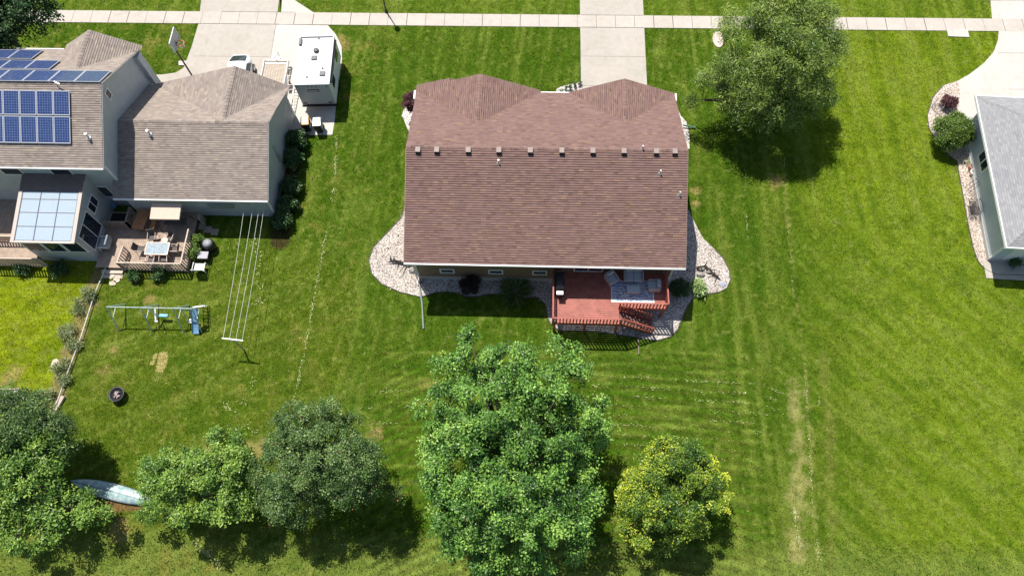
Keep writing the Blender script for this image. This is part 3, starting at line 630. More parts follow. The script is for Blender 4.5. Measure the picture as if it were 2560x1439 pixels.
q = G(1400, 702, DZ+.6); gr = thing('covered_grill', 'barbecue grill under a black cover at the left end of the red deck', 'grill', (q.x, q.y, DZ), R(90))
g = MB(); g.add([(-.75,-.3,0),(.6,-.3,0),(.6,.3,0),(-.75,.3,0),(-.7,-.28,.85),(.5,-.28,.85),(.5,.28,.85),(-.7,.28,.85),(-.45,-.18,1.12),(.35,-.18,1.12),(.35,.2,1.12),(-.45,.2,1.12)],
    [(0,1,5,4),(1,2,6,5),(2,3,7,6),(3,0,4,7),(4,5,9,8),(5,6,10,9),(6,7,11,10),(7,4,8,11),(8,9,10,11)]); g.build('cover', mat('black_cover', (.025,.026,.03), .5, .3, 4., bump=.6, bscale=7), gr, bevel=.05)
MB().box(-1.0, -.2, .72, -.76, .22, .76).build('side_shelf', GALV, gr); MB().box(-.95, -.14, 0, -.8, .14, .72).build('shelf_leg', BLACK, gr)

# ---------------------------------------------------------------- leaves, trees and shrubs
def unit(v): return v / (np.linalg.norm(v, axis=-1, keepdims=True) + 1e-9)
def sprays(C, Nn, k, rad, lw, ll, droop=.3, jitter=.35):
    """k leaves radiating from every spray centre C along normal Nn"""
    n = len(C); Nn = unit(Nn); u = unit(np.cross(Nn, unit(rng.normal(size=(n, 3))))); v = np.cross(Nn, u)
    C = np.repeat(C, k, 0); Nn = np.repeat(Nn, k, 0); u = np.repeat(u, k, 0); v = np.repeat(v, k, 0); m = n*k
    ph = (np.tile(np.arange(k), n)/k*2*math.pi + rng.normal(0, .4, m))[:, None]
    d = u*np.cos(ph) + v*np.sin(ph); r = rng.uniform(.2, 1, m)[:, None]*rad
    base = C + d*r + Nn*(rng.normal(0, .25, m)[:, None]*rad); ax = unit(d*1. + Nn*(.25-droop) + rng.normal(0, jitter, (m, 3)))
    nn = unit(Nn + rng.normal(0, jitter, (m, 3))); sd = unit(np.cross(ax, nn)); up_ = np.cross(sd, ax)
    s = rng.uniform(.7, 1.25, m)[:, None]; a = base; b = base + ax*ll*s
    p1 = base + ax*ll*s*.5 + sd*lw*s*.5 - up_*lw*.12; p2 = base + ax*ll*s*.5 - sd*lw*s*.5 - up_*lw*.12
    V_ = np.stack([a, p1, b, p2], 1).reshape(-1, 3); i = np.arange(m)*4
    F_ = np.concatenate([np.stack([i, i+1, i+2], 1), np.stack([i, i+2, i+3], 1)]); return V_, F_, m
def crown(name, lobes, mt, parent, nclump, per, k, rad, lw, ll, csize=(.8, 1.3), droop=.3, tintf=None, low=-.25, fill=.25, sprk=0):
    cs, rs, ns = [], [], []
    wts = np.array([l[3]*l[4] for l in lobes]); wts = wts/wts.sum()
    for _ in range(nclump):
        l = lobes[rng.choice(len(lobes), p=wts)]; d = unit(rng.normal(size=3))
        if d[2] < low: d[2] = -d[2]
        f = rng.uniform(.68, 1.) if rng.random() > fill else rng.uniform(.3, .7); r_ = rng.uniform(*csize)
        c_ = np.array(l[:3]) + d*np.array(l[3:6])*f; cs.append(c_); rs.append(r_); ns.append(d)
    cs, rs, ns = np.array(cs), np.array(rs), np.array(ns); n = len(cs)
    ci = np.repeat(np.arange(n), per); d = unit(rng.normal(size=(n*per, 3)) + ns[ci]*.7 + np.array([0, 0, .45]))
    rr = .35 + .95*rng.random((n*per, 1))**.8; rr = rr*(1 + .5*(rng.random((n*per, 1)) < .06))
    C = cs[ci] + d*rs[ci][:, None]*rr*np.array([1, 1, .85]); Nn = unit(d*.8 + np.array([0, 0, .8]) + rng.normal(0, .45, d.shape))
    keep = C[:, 2] > .25; C, Nn, ci = C[keep], Nn[keep], ci[keep]; ns_ = len(C)
    V_, F_, m = sprays(C, Nn, k, rad, lw, ll, droop)
    t = np.clip(np.repeat(rng.normal(.48, .20, ns_) + rng.normal(0, .11, n)[ci], k) + rng.normal(0, .09, m), 0, .93)
    if tintf is not None: t = tintf(np.repeat(C, k, 0), t)
    if sprk: t[rng.random(m) < sprk] = .99
    o0 = np.array(root_loc(parent)); return np_mesh(name, V_ - o0, F_, mt, parent, tint=np.repeat(t, 4)), cs
def tree(label, base, h, lobes, mt, group='trees in the gardens', name='tree', nclump=90, per=60, k=7, rad=.16, lw=.11, ll=.17, tr=.2, **kw):
    root = thing(name, label, 'tree', base, 0, group); o, cs = crown('crown', lobes, mt, root, nclump, per, k, rad, lw, ll, **kw)
    t = MB(); b = Vector(base); top = Vector((lobes[0][0], lobes[0][1], lobes[0][2]+lobes[0][5]*.4)); m1 = b.lerp(top, .5) + Vector((.1, -.1, 0))
    t.tube([b, b.lerp(m1, .15), m1, top], [tr*1.35, tr, tr*.7, tr*.2], 10)
    for l in lobes[1:]: t.tube([b.lerp(m1, .3), Vector(l[:3]) - Vector((0, 0, l[5]*.4)), Vector(l[:3])], [tr*.7, tr*.45, tr*.12], 8)
    for c in cs[:: max(1, len(cs)//34)]:
        s0 = b.lerp(m1, .55) if c[2] < top.z*.6 else m1.lerp(top, .3); c = Vector(c); t.tube([s0, s0.lerp(c, .5) + Vector((0, 0, .25)), c], [tr*.35, tr*.2, .02], 6)
    t.build('trunk', TRUNK, root, True, smooth=True); return root
S = lambda *a: list(a)
MAPLE = leaf_mat('maple_leaf', [(0, (.02,.055,.012)), (.35, (.07,.17,.028)), (.65, (.16,.32,.05)), (.95, (.34,.52,.10))])
BLUEG = leaf_mat('dark_blue_green_leaf', [(0, (.018,.048,.012)), (.4, (.062,.125,.030)), (.8, (.15,.235,.06)), (.95, (.28,.38,.13)), (.98, (.60,.18,.10))])
LIGHT = leaf_mat('light_green_leaf', [(0, (.03,.08,.012)), (.4, (.10,.205,.028)), (.95, (.34,.48,.085))])
YELL = leaf_mat('yellow_green_leaf', [(0, (.03,.08,.012)), (.4, (.15,.25,.025)), (.7, (.40,.47,.04)), (.95, (.66,.68,.06))])
FINE = leaf_mat('fine_olive_leaf', [(0, (.025,.06,.010)), (.4, (.105,.18,.025)), (.95, (.37,.46,.09))])
PURP = leaf_mat('purple_leaf', [(0, (.03,.012,.015)), (.5, (.09,.03,.035)), (.95, (.18,.07,.07))], .15)
YEW = leaf_mat('yew_leaf', [(0, (.03,.07,.012)), (.5, (.09,.16,.02)), (.95, (.22,.30,.045))])
DARKL = leaf_mat('dark_shrub_leaf', [(0, (.015,.035,.01)), (.5, (.035,.085,.022)), (.95, (.08,.15,.04))])
HOSTA = leaf_mat('hosta_leaf', [(0, (.10,.17,.04)), (.5, (.22,.33,.09)), (.95, (.5,.56,.3))])
def lobe(px, py, z, rx, ry, rz): q = G(px, py, z); return (q.x, q.y, z, rx, ry, rz)
# big twin-stemmed maple
tree('huge bright green maple with two merged crowns, directly below the red deck', tuple(G(1275, 1215)), 12,
     [lobe(1268,1225,6.,4.5,3.6,4.), lobe(1300,1045,6.6,4.3,3.2,4.2), lobe(1215,960,7.4,3.0,2.8,3.4), lobe(1385,955,6.4,2.1,2.1,3.), lobe(1150,1180,4.5,2.2,2.8,2.8), lobe(1120,1060,5.2,1.9,2.0,2.4), lobe(1430,1060,5.0,1.7,2.0,2.3), lobe(1390,1160,4.8,2.3,2.8,2.8), lobe(1215,1345,4.5,2.4,1.9,2.6), lobe(1330,1345,4.2,2.6,2.0,2.4)], MAPLE, name='maple_tree',
     nclump=360, per=38, k=9, rad=.14, lw=.085, ll=.15, csize=(.25, .72), tr=.28, low=-.1)
def redtips(C, t):
    c = np.array(G(700, 1165, 4)); return t
tree('dark blue green tree with a few reddish tips, left of the big maple', tuple(G(835, 1190)), 6,
     [lobe(810,1165,4.4,2.9,2.3,2.9), lobe(795,1080,5.0,2.1,1.8,2.4), lobe(875,1170,4.8,1.9,1.8,2.4), lobe(705,1160,3.3,1.7,1.8,2.1), lobe(730,1245,3.4,1.7,1.3,2.0), lobe(925,1215,3.2,1.2,1.1,1.8)], BLUEG, name='plum_tree',
     nclump=215, per=42, k=8, rad=.11, lw=.06, ll=.11, csize=(.25, .7), sprk=.004, low=-.1)
tree('fresh light green tree overhanging the end of the canoe', tuple(G(500, 1230)), 5,
     [lobe(490,1215,3.4,2.4,2.1,2.4), lobe(555,1160,3.9,1.7,1.6,2.0), lobe(425,1185,3.0,1.5,1.3,1.7), lobe(560,1260,3.2,1.6,1.3,1.8), lobe(405,1265,2.3,1.1,1.0,1.4)], LIGHT, name='ash_tree',
     nclump=125, per=38, k=8, rad=.12, lw=.075, ll=.14, csize=(.25, .65), tr=.14, low=-.1)
def yel(C, t): return np.clip(t + .22*(fbm(C[:,0], C[:,1], 1.6, 31)-.5)*2.4 - .15 + .10*(C[:,2] < 3.6), 0, .95)
tree('round yellow tipped tree standing alone right of the big maple', tuple(G(1675, 1270)), 5.5,
     [lobe(1680,1235,3.2,2.75,2.4,2.7), lobe(1640,1290,2.6,2.2,1.7,2.1), lobe(1745,1215,2.8,1.6,1.8,2.0), lobe(1600,1245,2.5,1.3,1.4,1.7), lobe(1690,1160,3.8,1.6,1.5,1.9)], YELL, name='linden_tree',
     nclump=165, per=38, k=7, rad=.11, lw=.075, ll=.115, csize=(.25, .6), tintf=yel, low=-.1)
tree('sprawling pale yellow green tree in the bottom left corner', tuple(G(90, 1270)), 5,
     [lobe(80,1190,3.2,2.0,1.6,1.6), lobe(40,1130,3.6,2.6,1.8,1.9), lobe(185,1275,2.5,2.0,.9,1.1), lobe(90,1330,2.4,1.6,1.2,1.1), lobe(10,1260,2.6,1.6,1.6,1.4)], LIGHT, name='walnut_tree',
     nclump=115, per=36, k=8, rad=.15, lw=.08, ll=.18, csize=(.25, .7), tr=.18, low=-.1)
tree('grey green fine leaved tree at the left edge above the yellow green one', tuple(G(45, 1130)), 5,
     [lobe(50,1060,4.0,2.4,1.6,2.0), lobe(110,1095,3.4,1.5,1.2,1.5), lobe(0,1100,3.4,1.6,1.4,1.6)], BLUEG, name='willow_tree',
     nclump=75, per=70, k=8, rad=.13, lw=.045, ll=.17, csize=(.4, .8), tr=.15, low=-.1, droop=.1)
tree('tall feathery tree in the front yard between the brown house and the right driveway', tuple(G(1935, 275)), 7,
     [lobe(1940,190,5.0,3.0,2.7,3.1), lobe(1920,95,6.0,3.1,2.2,2.6), lobe(2015,100,5.6,2.5,2.1,2.4), lobe(1825,200,4.2,2.1,1.7,1.9), lobe(1960,25,7.0,2.1,1.8,1.8), lobe(1905,265,3.7,2.7,1.5,2.1), lobe(2010,215,4.2,1.9,1.8,2.3), lobe(1765,240,2.9,1.1,.9,1.1)], FINE, name='locust_tree',
     nclump=215, per=60, k=8, rad=.17, lw=.04, ll=.25, csize=(.35, 1.05), tr=.2, low=-.2, droop=.55, fill=.15)
tree('leafy green tree in the top left corner by the pavement', tuple(G(25, 95)), 8,
     [lobe(30,50,5.4,2.8,2.4,2.6), lobe(-40,40,5.4,3.,2.6,2.6), lobe(75,25,5.2,1.3,1.3,1.6)], DARKL, name='maple_tree',
     nclump=80, per=52, k=7, rad=.17, lw=.12, ll=.18, csize=(.6, 1.05), low=-.1)
def shrub(name, label, px, py, r, h, mt, nclump=14, per=40, k=7, rad=.08, lw=.06, ll=.09, group=None, cs=(.16, .28), droop=.3, cat='shrub', z=None, **kw):
    q = G(px, py, h*.5 if z is None else z); root = thing(name, label, cat, (q.x, q.y, 0), 0, group)
    crown('foliage', [(q.x, q.y, h*.5, r*.85, r*.85, h*.48)], mt, root, nclump, per, k, rad, lw, ll, cs, droop, **kw)
    s = MB(); b = Vector((q.x, q.y, 0))
    for i in range(5): a_ = i*1.26; s.tube([b, b + Vector((math.cos(a_)*r*.4, math.sin(a_)*r*.4, h*.6))], [.025, .01], 5)
    s.build('stem', TRUNK, root, True); return root
shrub('yew_bush', 'big round clipped green bush beside the blue grey wall', 2380, 332, 1.35, 2.2, YEW, 60, 60, cs=(.28, .42), rad=.11, lw=.06, ll=.12, fill=.05)
shrub('purple_bush', 'small round dark purple bush behind the round green bush', 2372, 258, .48, .8, PURP, 18, 50)
shrub('purple_tree', 'dark purple leaved shrub at the far left corner of the brown house', 1030, 262, .7, 2.3, PURP, 26, 40)
shrub('dark_bush', 'dark round bush in the gravel between two basement windows', 1176, 716, .62, 1.1, mat_ := leaf_mat('wine_dark_leaf', [(0, (.012,.010,.010)), (.5, (.03,.02,.018)), (.95, (.06,.035,.03))], .1), 26, 50)
shrub('green_bush', 'round green bush in shade right of the red deck', 1697, 722, .62, .8, DARKL, 24, 50)
shrub('hosta', 'pale variegated hosta clump at the edge of the gravel right of the red deck', 1745, 720, .42, .45, HOSTA, 12, 18, 6, .14, .09, .24, droop=.5)
q = G(1288, 722, .4); og = thing('ornamental_grass', 'arching clump of long leaved ornamental grass in the rear gravel bed', 'plant', (q.x, q.y, 0)); C_ = np.repeat(np.array([[q.x, q.y, .15]]), 40, 0) + rng.normal(0, .09, (40, 3))*[1, 1, .2]
V_, F_, m_ = sprays(C_, np.repeat([[0, 0, 1.]], 40, 0), 9, .35, .06, .95, .05, .3); V_[:, 2] = np.abs(V_[:, 2])
np_mesh('foliage', V_ - np.array([q.x, q.y, 0]), F_, leaf_mat('grass_plant', [(0, (.03,.07,.015)), (.95, (.13,.2,.05))]), og, tint=rng.random(len(V_)))
for i, (x, y, r, h, lb) in enumerate([(740,350,.75,1.3,'dark leafy shrub beside the garage wall, nearest the rubbish bins'),(735,395,.6,1.0,'dark low shrub by the garage wall, below the one nearest the bins'),(728,468,.65,1.0,'dark broad leaved shrub by the garage wall, third up from the rear corner'),
    (722,512,.6,.9,'dark shrub by the garage wall, second from the rear corner'),(708,552,.65,.8,'broad leaved dark green clump at the rear corner of the garage')]):
    shrub('foundation_shrub', lb, x, y, r, h, DARKL, 22, 34, 6, .12, .10, .17, 'shrubs along the garage wall')
shrub('silver_plant', 'silvery leaved plant halfway along the garage wall', 733, 414, .3, .5, HOSTA, 8, 16, 6, .1, .05, .16)
WEED = leaf_mat('weed_leaf', [(0, (.06,.09,.03)), (.5, (.17,.22,.08)), (.95, (.42,.44,.22))])
for x, y, r, h, lb in [(170,825,.6,.5,'spiky blue green plant in the weedy border left of the edging rail'),(200,765,.6,.4,'bushy weed clump near the top of the edging rail'),(150,910,.65,.4,'leafy bright weed clump midway down the border strip'),
    (222,735,.4,.5,'white tipped weed beside the sunroom shadow'),(120,985,.6,.35,'low grey green weed near the bottom of the border strip'),(188,860,.45,.3,'small weed crossing under the edging rail'),(160,945,.5,.3,'small light weed beside the lower edging rail')]:
    shrub('border_plant', lb, x, y, r, h, WEED, 12, 12, 5, .1, .035, .22, 'weeds along the edging rail', droop=.2, cs=(.1, .3))
for x, y, r, h, lb in [(495,603,.4,.9,'bright green bush at the deck corner beside the round barrel'),(488,632,.35,.7,'green plant hugging the tan deck corner railing')]:
    shrub('green_bush', lb, x, y, r, h, YEW, 14, 40, 7, .08, .06, .10)
for x, y, r, lb in [(338,690,.4,'leafy plant under the tan deck railing, nearest the steps'),(400,688,.4,'white flecked plant under the middle of the tan deck railing'),(150,675,.6,'shaded leafy plant below the sunroom'),(60,668,.6,'shaded leafy plant at the left edge below the sunroom')]:
    shrub('deck_plant', lb, x, y, r, .5, DARKL, 12, 26, 6, .08, .07, .12, 'plants along the foot of the tan deck')
for i, (x, y, lb) in enumerate([(1402,228,'nearest the house gutter end'),(1414,223,'second from the left'),(1426,218,'third from the left'),(1438,213,'fourth from the left'),(1449,209,'nearest the driveway')]):
    shrub('small_shrub', 'small dark shrub on white gravel beside the middle driveway, ' + lb, x, y, .14, .35, DARKL, 5, 18, 6, .04, .04, .06, 'small shrubs on the white gravel by the middle driveway', cs=(.08,.13))
for x, y, lb in [(995,588,'upper small brown tuft on the pink gravel left of the house'),(970,620,'lower small brown tuft on the pink gravel left of the house')]:
    shrub('small_plant', lb, x, y, .14, .2, PURP, 5, 20, 6, .04, .03, .06, 'tufts on the left gravel bed', cs=(.05,.08))

# ---------------------------------------------------------------- rocks beside the house
def rock(px, py, r, lb, grp, m=STONE, h=.6):
    q = G(px, py); s = MB(); s.ell((q.x, q.y, r*h*.6), (r, r*random.uniform(.6, .9), r*h), 9, 6, random.random(), .35); return tag(s.build('boulder', m), lb, 'boulder', grp)
for k, (x, y, r) in enumerate([(1024,664,.28),(1033,676,.3)]): rock(x, y, r, ('pale boulder tucked against the left rear corner board' if k == 0 else 'lower pale boulder at the left rear corner of the house'), 'boulders at the house corner')
for k, (x, y, r) in enumerate([(1752,672,.25),(1751,688,.27),(1772,680,.22)]): rock(x, y, r, ['small grey boulder beside the right driftwood', 'grey boulder just above the hosta clump', 'flat grey boulder under the right driftwood'][k], 'boulders by the right driftwood')
rock(1807, 711, .22, 'flat blue grey stone at the tip of the right gravel bed', None, mat('slate', (.30,.34,.38), .8, .15), .25)
DRIFT = mat('dark_driftwood', (.05,.035,.03), .85, .4, 8., bump=.6)
def driftwood(pts, lb, z=.12):
    P_ = [G(x, y) + Vector((0, 0, z + .1*random.random())) for x, y in pts]; m = MB(); m.tube(P_, [.09]*(len(P_)-1) + [.02], 7)
    for i in range(12):
        k = random.randrange(len(P_)-1); a_ = P_[k].lerp(P_[k+1], random.random()); d = Vector((random.gauss(0, .25), random.gauss(0, .22), random.uniform(.05, .35))); m.tube([a_, a_+d*.6, a_+d*1.2], [.05, .035, .01], 6)
    tag(m.build('driftwood', DRIFT), lb, 'driftwood')
driftwood([(1030,668),(1010,660),(990,655),(968,658)], 'dark gnarled driftwood on gravel at the left corner of the house'); driftwood([(1740,672),(1762,668),(1780,684),(1800,700)], 'dark gnarled driftwood on gravel right of the house')

# ---------------------------------------------------------------- left neighbour house
X2, Y2, W2, Z2R, Z2E = -27.57, 29.55, 4.74, 8.05, 5.6; K2 = (Z2R-Z2E)/W2; XW = -46.
XG, YG, WG, ZGR, ZGE = -17.76, 28.85, 4.67, 5.11, 2.9; KG = (ZGR-ZGE)/WG
nh = thing('house', 'grey sided two storey house with tan roofs, solar panels and attached garage', 'house', (-30, 29, 0))
TH = .028
r2 = MB(); slope(r2, [(XW, Y2-W2, Z2E), (X2, Y2-W2, Z2E), (X2, Y2, Z2R), (XW, Y2, Z2R)])
z2 = lambda y: Z2R - K2*abs(y-Y2)
q = G(190, 172, 7.2); vy = q.y; vz = z2(vy); q = G(190, 172, vz); gx, vy = q.x, q.y; vz = z2(vy); gl, gr_ = G(165, 105, 5.2), G(328, 103, 5.2)
ya = Y2 + W2; el, er = gx-2.2, gx+3.4; zgl = vz - (gx-el)*.75; zgr = vz-(er-gx)*.47
front = G(217, 75, vz).y
slope(r2, [(XW, Y2, Z2R), (X2, Y2, Z2R), (X2, ya, Z2E), (gx+2.9, ya, Z2E), (gx, vy, vz), (gx-2.4, ya, Z2E), (XW, ya, Z2E)][0:3] + [(gx+2.9, ya, Z2E), (gx, vy, vz), (gx, Y2, Z2R)][0:2] + [(gx, Y2, Z2R)])
slope(r2, [(XW, Y2, Z2R), (gx, Y2, Z2R), (gx, vy, vz), (gx-2.4, ya, Z2E), (XW, ya, Z2E)])
slope(r2, [(gx, vy, vz), (gx, front, vz), (gx+2.9, front, Z2E), (gx+2.9, ya, Z2E)]); slope(r2, [(gx, vy, vz), (gx, front, vz), (gx-2.4, front, Z2E), (gx-2.4, ya, Z2E)])
ridge_cap(r2, (XW, Y2, Z2R), (X2, Y2, Z2R)); ridge_cap(r2, (gx, vy, vz), (gx, front, vz))
r2o = r2.build('roof', LEFT_SH, nh, True)
rgm = MB(); zg = lambda y: ZGR - KG*abs(y-YG); XGL = -28.2
slope(rgm, [(XGL, YG-WG, ZGE), (XG, YG-WG, ZGE), (XG, YG, ZGR), (XGL, YG, ZGR)])
q = G(556, 302, 5.); hx = q.x; gv = YG+.25; gzv = zg(gv); gy2 = G(573, 165, gzv).y; fy = YG+WG; gl2, gr2 = G(385, 210, ZGE).x, XG+.1
slope(rgm, [(XGL, YG, ZGR), (hx, YG, ZGR), (hx, gv, gzv), (gl2, fy, ZGE), (XGL, fy, ZGE)]); slope(rgm, [(hx, YG, ZGR), (XG, YG, ZGR), (gr2, fy, ZGE), (hx, gv, gzv)])
fq = fy + .15
slope(rgm, [(hx, gv, gzv), (hx, gy2, gzv), (gr2+.25, fq, ZGE), (gr2, fy, ZGE)]) if False else slope(rgm, [(hx, gv, gzv), (hx, gy2, gzv), (gr2, gy2, ZGE), (gr2, fy, ZGE)])
slope(rgm, [(hx, gv, gzv), (hx, gy2, gzv), (gl2, gy2, ZGE), (gl2, fy, ZGE)])
ridge_cap(rgm, (-27.2, YG, ZGR), (XG, YG, ZGR)); ridge_cap(rgm, (hx, gv, gzv), (hx, gy2, gzv))
rgo = rgm.build('garage_roof', LEFT_SH, nh, True)
sb = MB(); deckslab(sb, [(XW, Y2-W2+.01, Z2E), (X2-.01, Y2-W2+.01, Z2E), (X2-.01, Y2, Z2R), (XW, Y2, Z2R)]); deckslab(sb, [(XW, Y2, Z2R), (X2-.01, Y2, Z2R), (X2-.01, ya-.01, Z2E), (XW, ya-.01, Z2E)])
deckslab(sb, [(XGL, YG-WG+.01, ZGE), (XG-.01, YG-WG+.01, ZGE), (XG-.01, YG, ZGR), (XGL, YG, ZGR)]); deckslab(sb, [(XGL, YG, ZGR), (XG-.01, YG, ZGR), (XG-.01, fy-.01, ZGE), (XGL, fy-.01, ZGE)])
sb.build('roof_edge', WHITE, nh, True)
for a_, b_ in (((XW, Y2-W2-.05, Z2E-.05), (X2, Y2-W2-.05, Z2E-.05)), ((XGL, YG-WG-.05, ZGE-.05), (XG, YG-WG-.05, ZGE-.05)), ((XGL, fy+.05, ZGE-.05), (gl2-.1, fy+.05, ZGE-.05)), ((XW, ya+.05, Z2E-.05), (gx-2.5, ya+.05, Z2E-.05))):
    MB().bar(a_, b_, .1, .1).build('gutter', WHITE, nh, True)
wl = MB(); wx = X2-.3; wy0, wy1 = Y2-W2+.45, Y2+W2-.4
wl.add([(XW,wy0,0),(wx,wy0,0),(wx,wy1,0),(XW,wy1,0),(XW,wy0,Z2E),(wx,wy0,Z2E+.02),(wx,wy1,Z2E+.0),(XW,wy1,Z2E),(wx,Y2,Z2R-.2)], [(0,1,5,4),(1,2,6,8,5),(2,3,7,6)])
wl.add([(gx-2.2,front-.3,0),(gx+2.7,front-.3,0),(gx+2.7,front-.3,Z2E),(gx,front-.3,vz-.2),(gx-2.2,front-.3,Z2E)], [(0,1,2,3,4)]); wl.box(gx-2.2, wy1-.1, 0, gx+2.7, front-.3, Z2E-.2)
wl.build('wall', GREY_SD, nh, True)
wg = MB(); gwx, gy0, gy1 = XG-.35, YG-WG+.4, YG+WG-.4
wg.add([(wx,gy0,0),(gwx,gy0,0),(gwx,gy1,0),(wx,gy1,0),(wx,gy0,ZGE),(gwx,gy0,ZGE),(gwx,gy1,ZGE),(wx,gy1,ZGE),(gwx,YG,ZGR-.2)], [(0,1,5,4),(1,2,6,8,5),(2,3,7,6)])
wg.box(gl2+.3, gy1-.2, 0, gwx+.02, gy2-.3, ZGE-.1); wg.add([(gl2+.3,gy2-.3,0),(gwx,gy2-.3,0),(gwx,gy2-.3,ZGE),(hx,gy2-.3,gzv-.2),(gl2+.3,gy2-.3,ZGE)], [(0,1,2,3,4)])
wg.build('garage_wall', GREY_SD, nh, True)
MB().box(gwx-.08, gy0-.03, 0, gwx+.03, gy0+.08, ZGE-.15).build('corner_board', WHITE, nh, True); MB().box(wx-.08, wy0-.03, ZGE, wx+.03, wy0+.08, Z2E-.15).build('corner_board', WHITE, nh, True)
for (x_, w_, y_, ze_, zr_) in ((X2, W2, Y2, Z2E, Z2R), (XG, WG, YG, ZGE, ZGR)):
    MB().bar((x_+.02, y_-w_, ze_-.07), (x_+.02, y_, zr_-.07), .04, .1).bar((x_+.02, y_+w_, ze_-.07), (x_+.02, y_, zr_-.07), .04, .1).build('rake_trim', mat('grey_trim', (.42,.42,.41), .6), nh, True)
q = G(271, 232, 6.8); window_unit(nh, (wx, G(271, 232, 6.9).y, 6.75), (1, 0, 0), .55, .75, .07)
for px in (20, 146): q = G(px, 433, 4.6); window_unit(nh, (q.x, wy0, 4.6), (0, -1, 0), 1.4, 1.3, .07)
q = G(256, 478, 2.2); window_unit(nh, (q.x, wy0, 1.9), (0, -1, 0), .9, 1.4, .07)
q = G(625, 514, 2.0); window_unit(nh, (q.x, gy0, 2.25), (0, -1, 0), .4, .3, .05)
MB().box(G(575,530).x-.85, gy0-.12, 1.25, G(575,530).x+.85, gy0-.005, 1.75).build('utility_box', GALV, nh, True)
mt_ = MB(); yy_ = G(694, 395, 1.5).y; mt_.box(gwx+.0, yy_-.12, 1.2, gwx+.16, yy_+.12, 2.1); mt_.tube([(gwx+.06, yy_, 2.1), (gwx+.06, yy_, 3.0)], .025, 6); mt_.build('electric_meter', GALV, nh, True)
for x, y, par, zz in ((223, 345, r2o, z2), (375, 336, rgo, zg)):
    z_ = 6.2 if par is r2o else 4.2
    for _ in range(4): q = G(x, y, z_); z_ = zz(q.y)
    v = MB(); v.lathe([(.17, -.05), (.15, .1), (.07, .13), (.06, .4), (.09, .42), (.09, .48)], (q.x, q.y, z_), 12); v.build('vent_pipe', ALUM, par, True)
q = G(140, 212, 8.1); v = MB(); v.tube([(q.x, Y2-.15, Z2R-.05), (q.x, Y2-.15, Z2R+.25), (q.x+.35, Y2-.3, Z2R+.2)], .04, 6); v.build('conduit', ALUM, r2o, True)
# solar panels
def m_cell():
    m, t, b = nodes('solar_cells'); uv = N(t, 'ShaderNodeUVMap'); uv.uv_map = 'uv'
    bt = N(t, 'ShaderNodeTexBrick', Scale=1.); bt.offset = 0; bt.inputs['Brick Width'].default_value = .165; bt.inputs['Row Height'].default_value = .165; bt.inputs['Mortar Size'].default_value = .006
    for k, c in (('Color1', (.018,.035,.12,1)), ('Color2', (.022,.055,.17,1)), ('Mortar', (.25,.30,.46,1))): bt.inputs[k].default_value = c
    L(t, uv.outputs[0], bt.inputs['Vector']); L(t, bt.outputs['Color'], b.inputs['Base Color']); b.inputs['Roughness'].default_value = .12; b.inputs['Coat Weight'].default_value = .5; return m
CELL = m_cell(); PFR = mat('panel_frame', (.52,.54,.58), .35, .05, metal=.3)
def panel(x0, y0, x1, y1, zf_, lift=.16):
    k = (zf_(y1)-zf_(y0))/(y1-y0); P_ = lambda x, y, dz: (x, y, zf_(y0)+k*(y-y0)+lift+dz)
    f = MB(); e = .05
    for a_, b_, c_, d_ in ((x0,y0,x1,y0+e),(x0,y1-e,x1,y1),(x0,y0+e,x0+e,y1-e),(x1-e,y0+e,x1,y1-e)):
        f.add([P_(a_,b_,-.04),P_(c_,b_,-.04),P_(c_,d_,-.04),P_(a_,d_,-.04),P_(a_,b_,.004),P_(c_,b_,.004),P_(c_,d_,.004),P_(a_,d_,.004)], [(0,3,2,1),(4,5,6,7),(0,1,5,4),(1,2,6,5),(2,3,7,6),(3,0,4,7)])
    fo = f.build('solar_panel', PFR, nh, True)
    c = MB(); c.add([P_(x0+e,y0+e,0),P_(x1-e,y0+e,0),P_(x1-e,y1-e,0),P_(x0+e,y1-e,0)], [(0,1,2,3)]); c.uv = {0:(0,0),1:(x1-x0-2*e,0),2:(x1-x0-2*e,(y1-y0)*1.09),3:(0,(y1-y0)*1.09)}; c.build('cells', CELL, fo, True)
def gz(x, y, zz, z_=6.):
    for _ in range(6): q = G(x, y, z_); z_ = zz(q.y)+.12
    return G(x, y, z_)
a, b, mm = gz(174, 228, z2), gz(178, 360, z2), gz(175, 291, z2); pw = (a.x - gz(0, 227, z2).x)/4.15
for i in range(7):
    x1 = a.x - i*pw*1.0
    panel(x1-pw+.03, mm.y+.03, x1, a.y, z2); panel(x1-pw+.03, b.y, x1, mm.y-.03, z2)
rows = [((270,178),(258,206),(0,178),7),((147,152),(128,174),(0,152),4),((104,126),(84,148),(0,126),3)]
for (tr_, br_, _, n_) in rows:
    a, b = gz(*tr_, z2, 7.5), gz(*br_, z2, 7.5); wx_ = 1.67
    for i in range(n_ + 5):
        x1 = (a.x+b.x)/2 - i*wx_
        if x1 - wx_ < XW+.5: break
        panel(x1-wx_+.02, min(a.y, b.y), x1, max(a.y, b.y), z2)

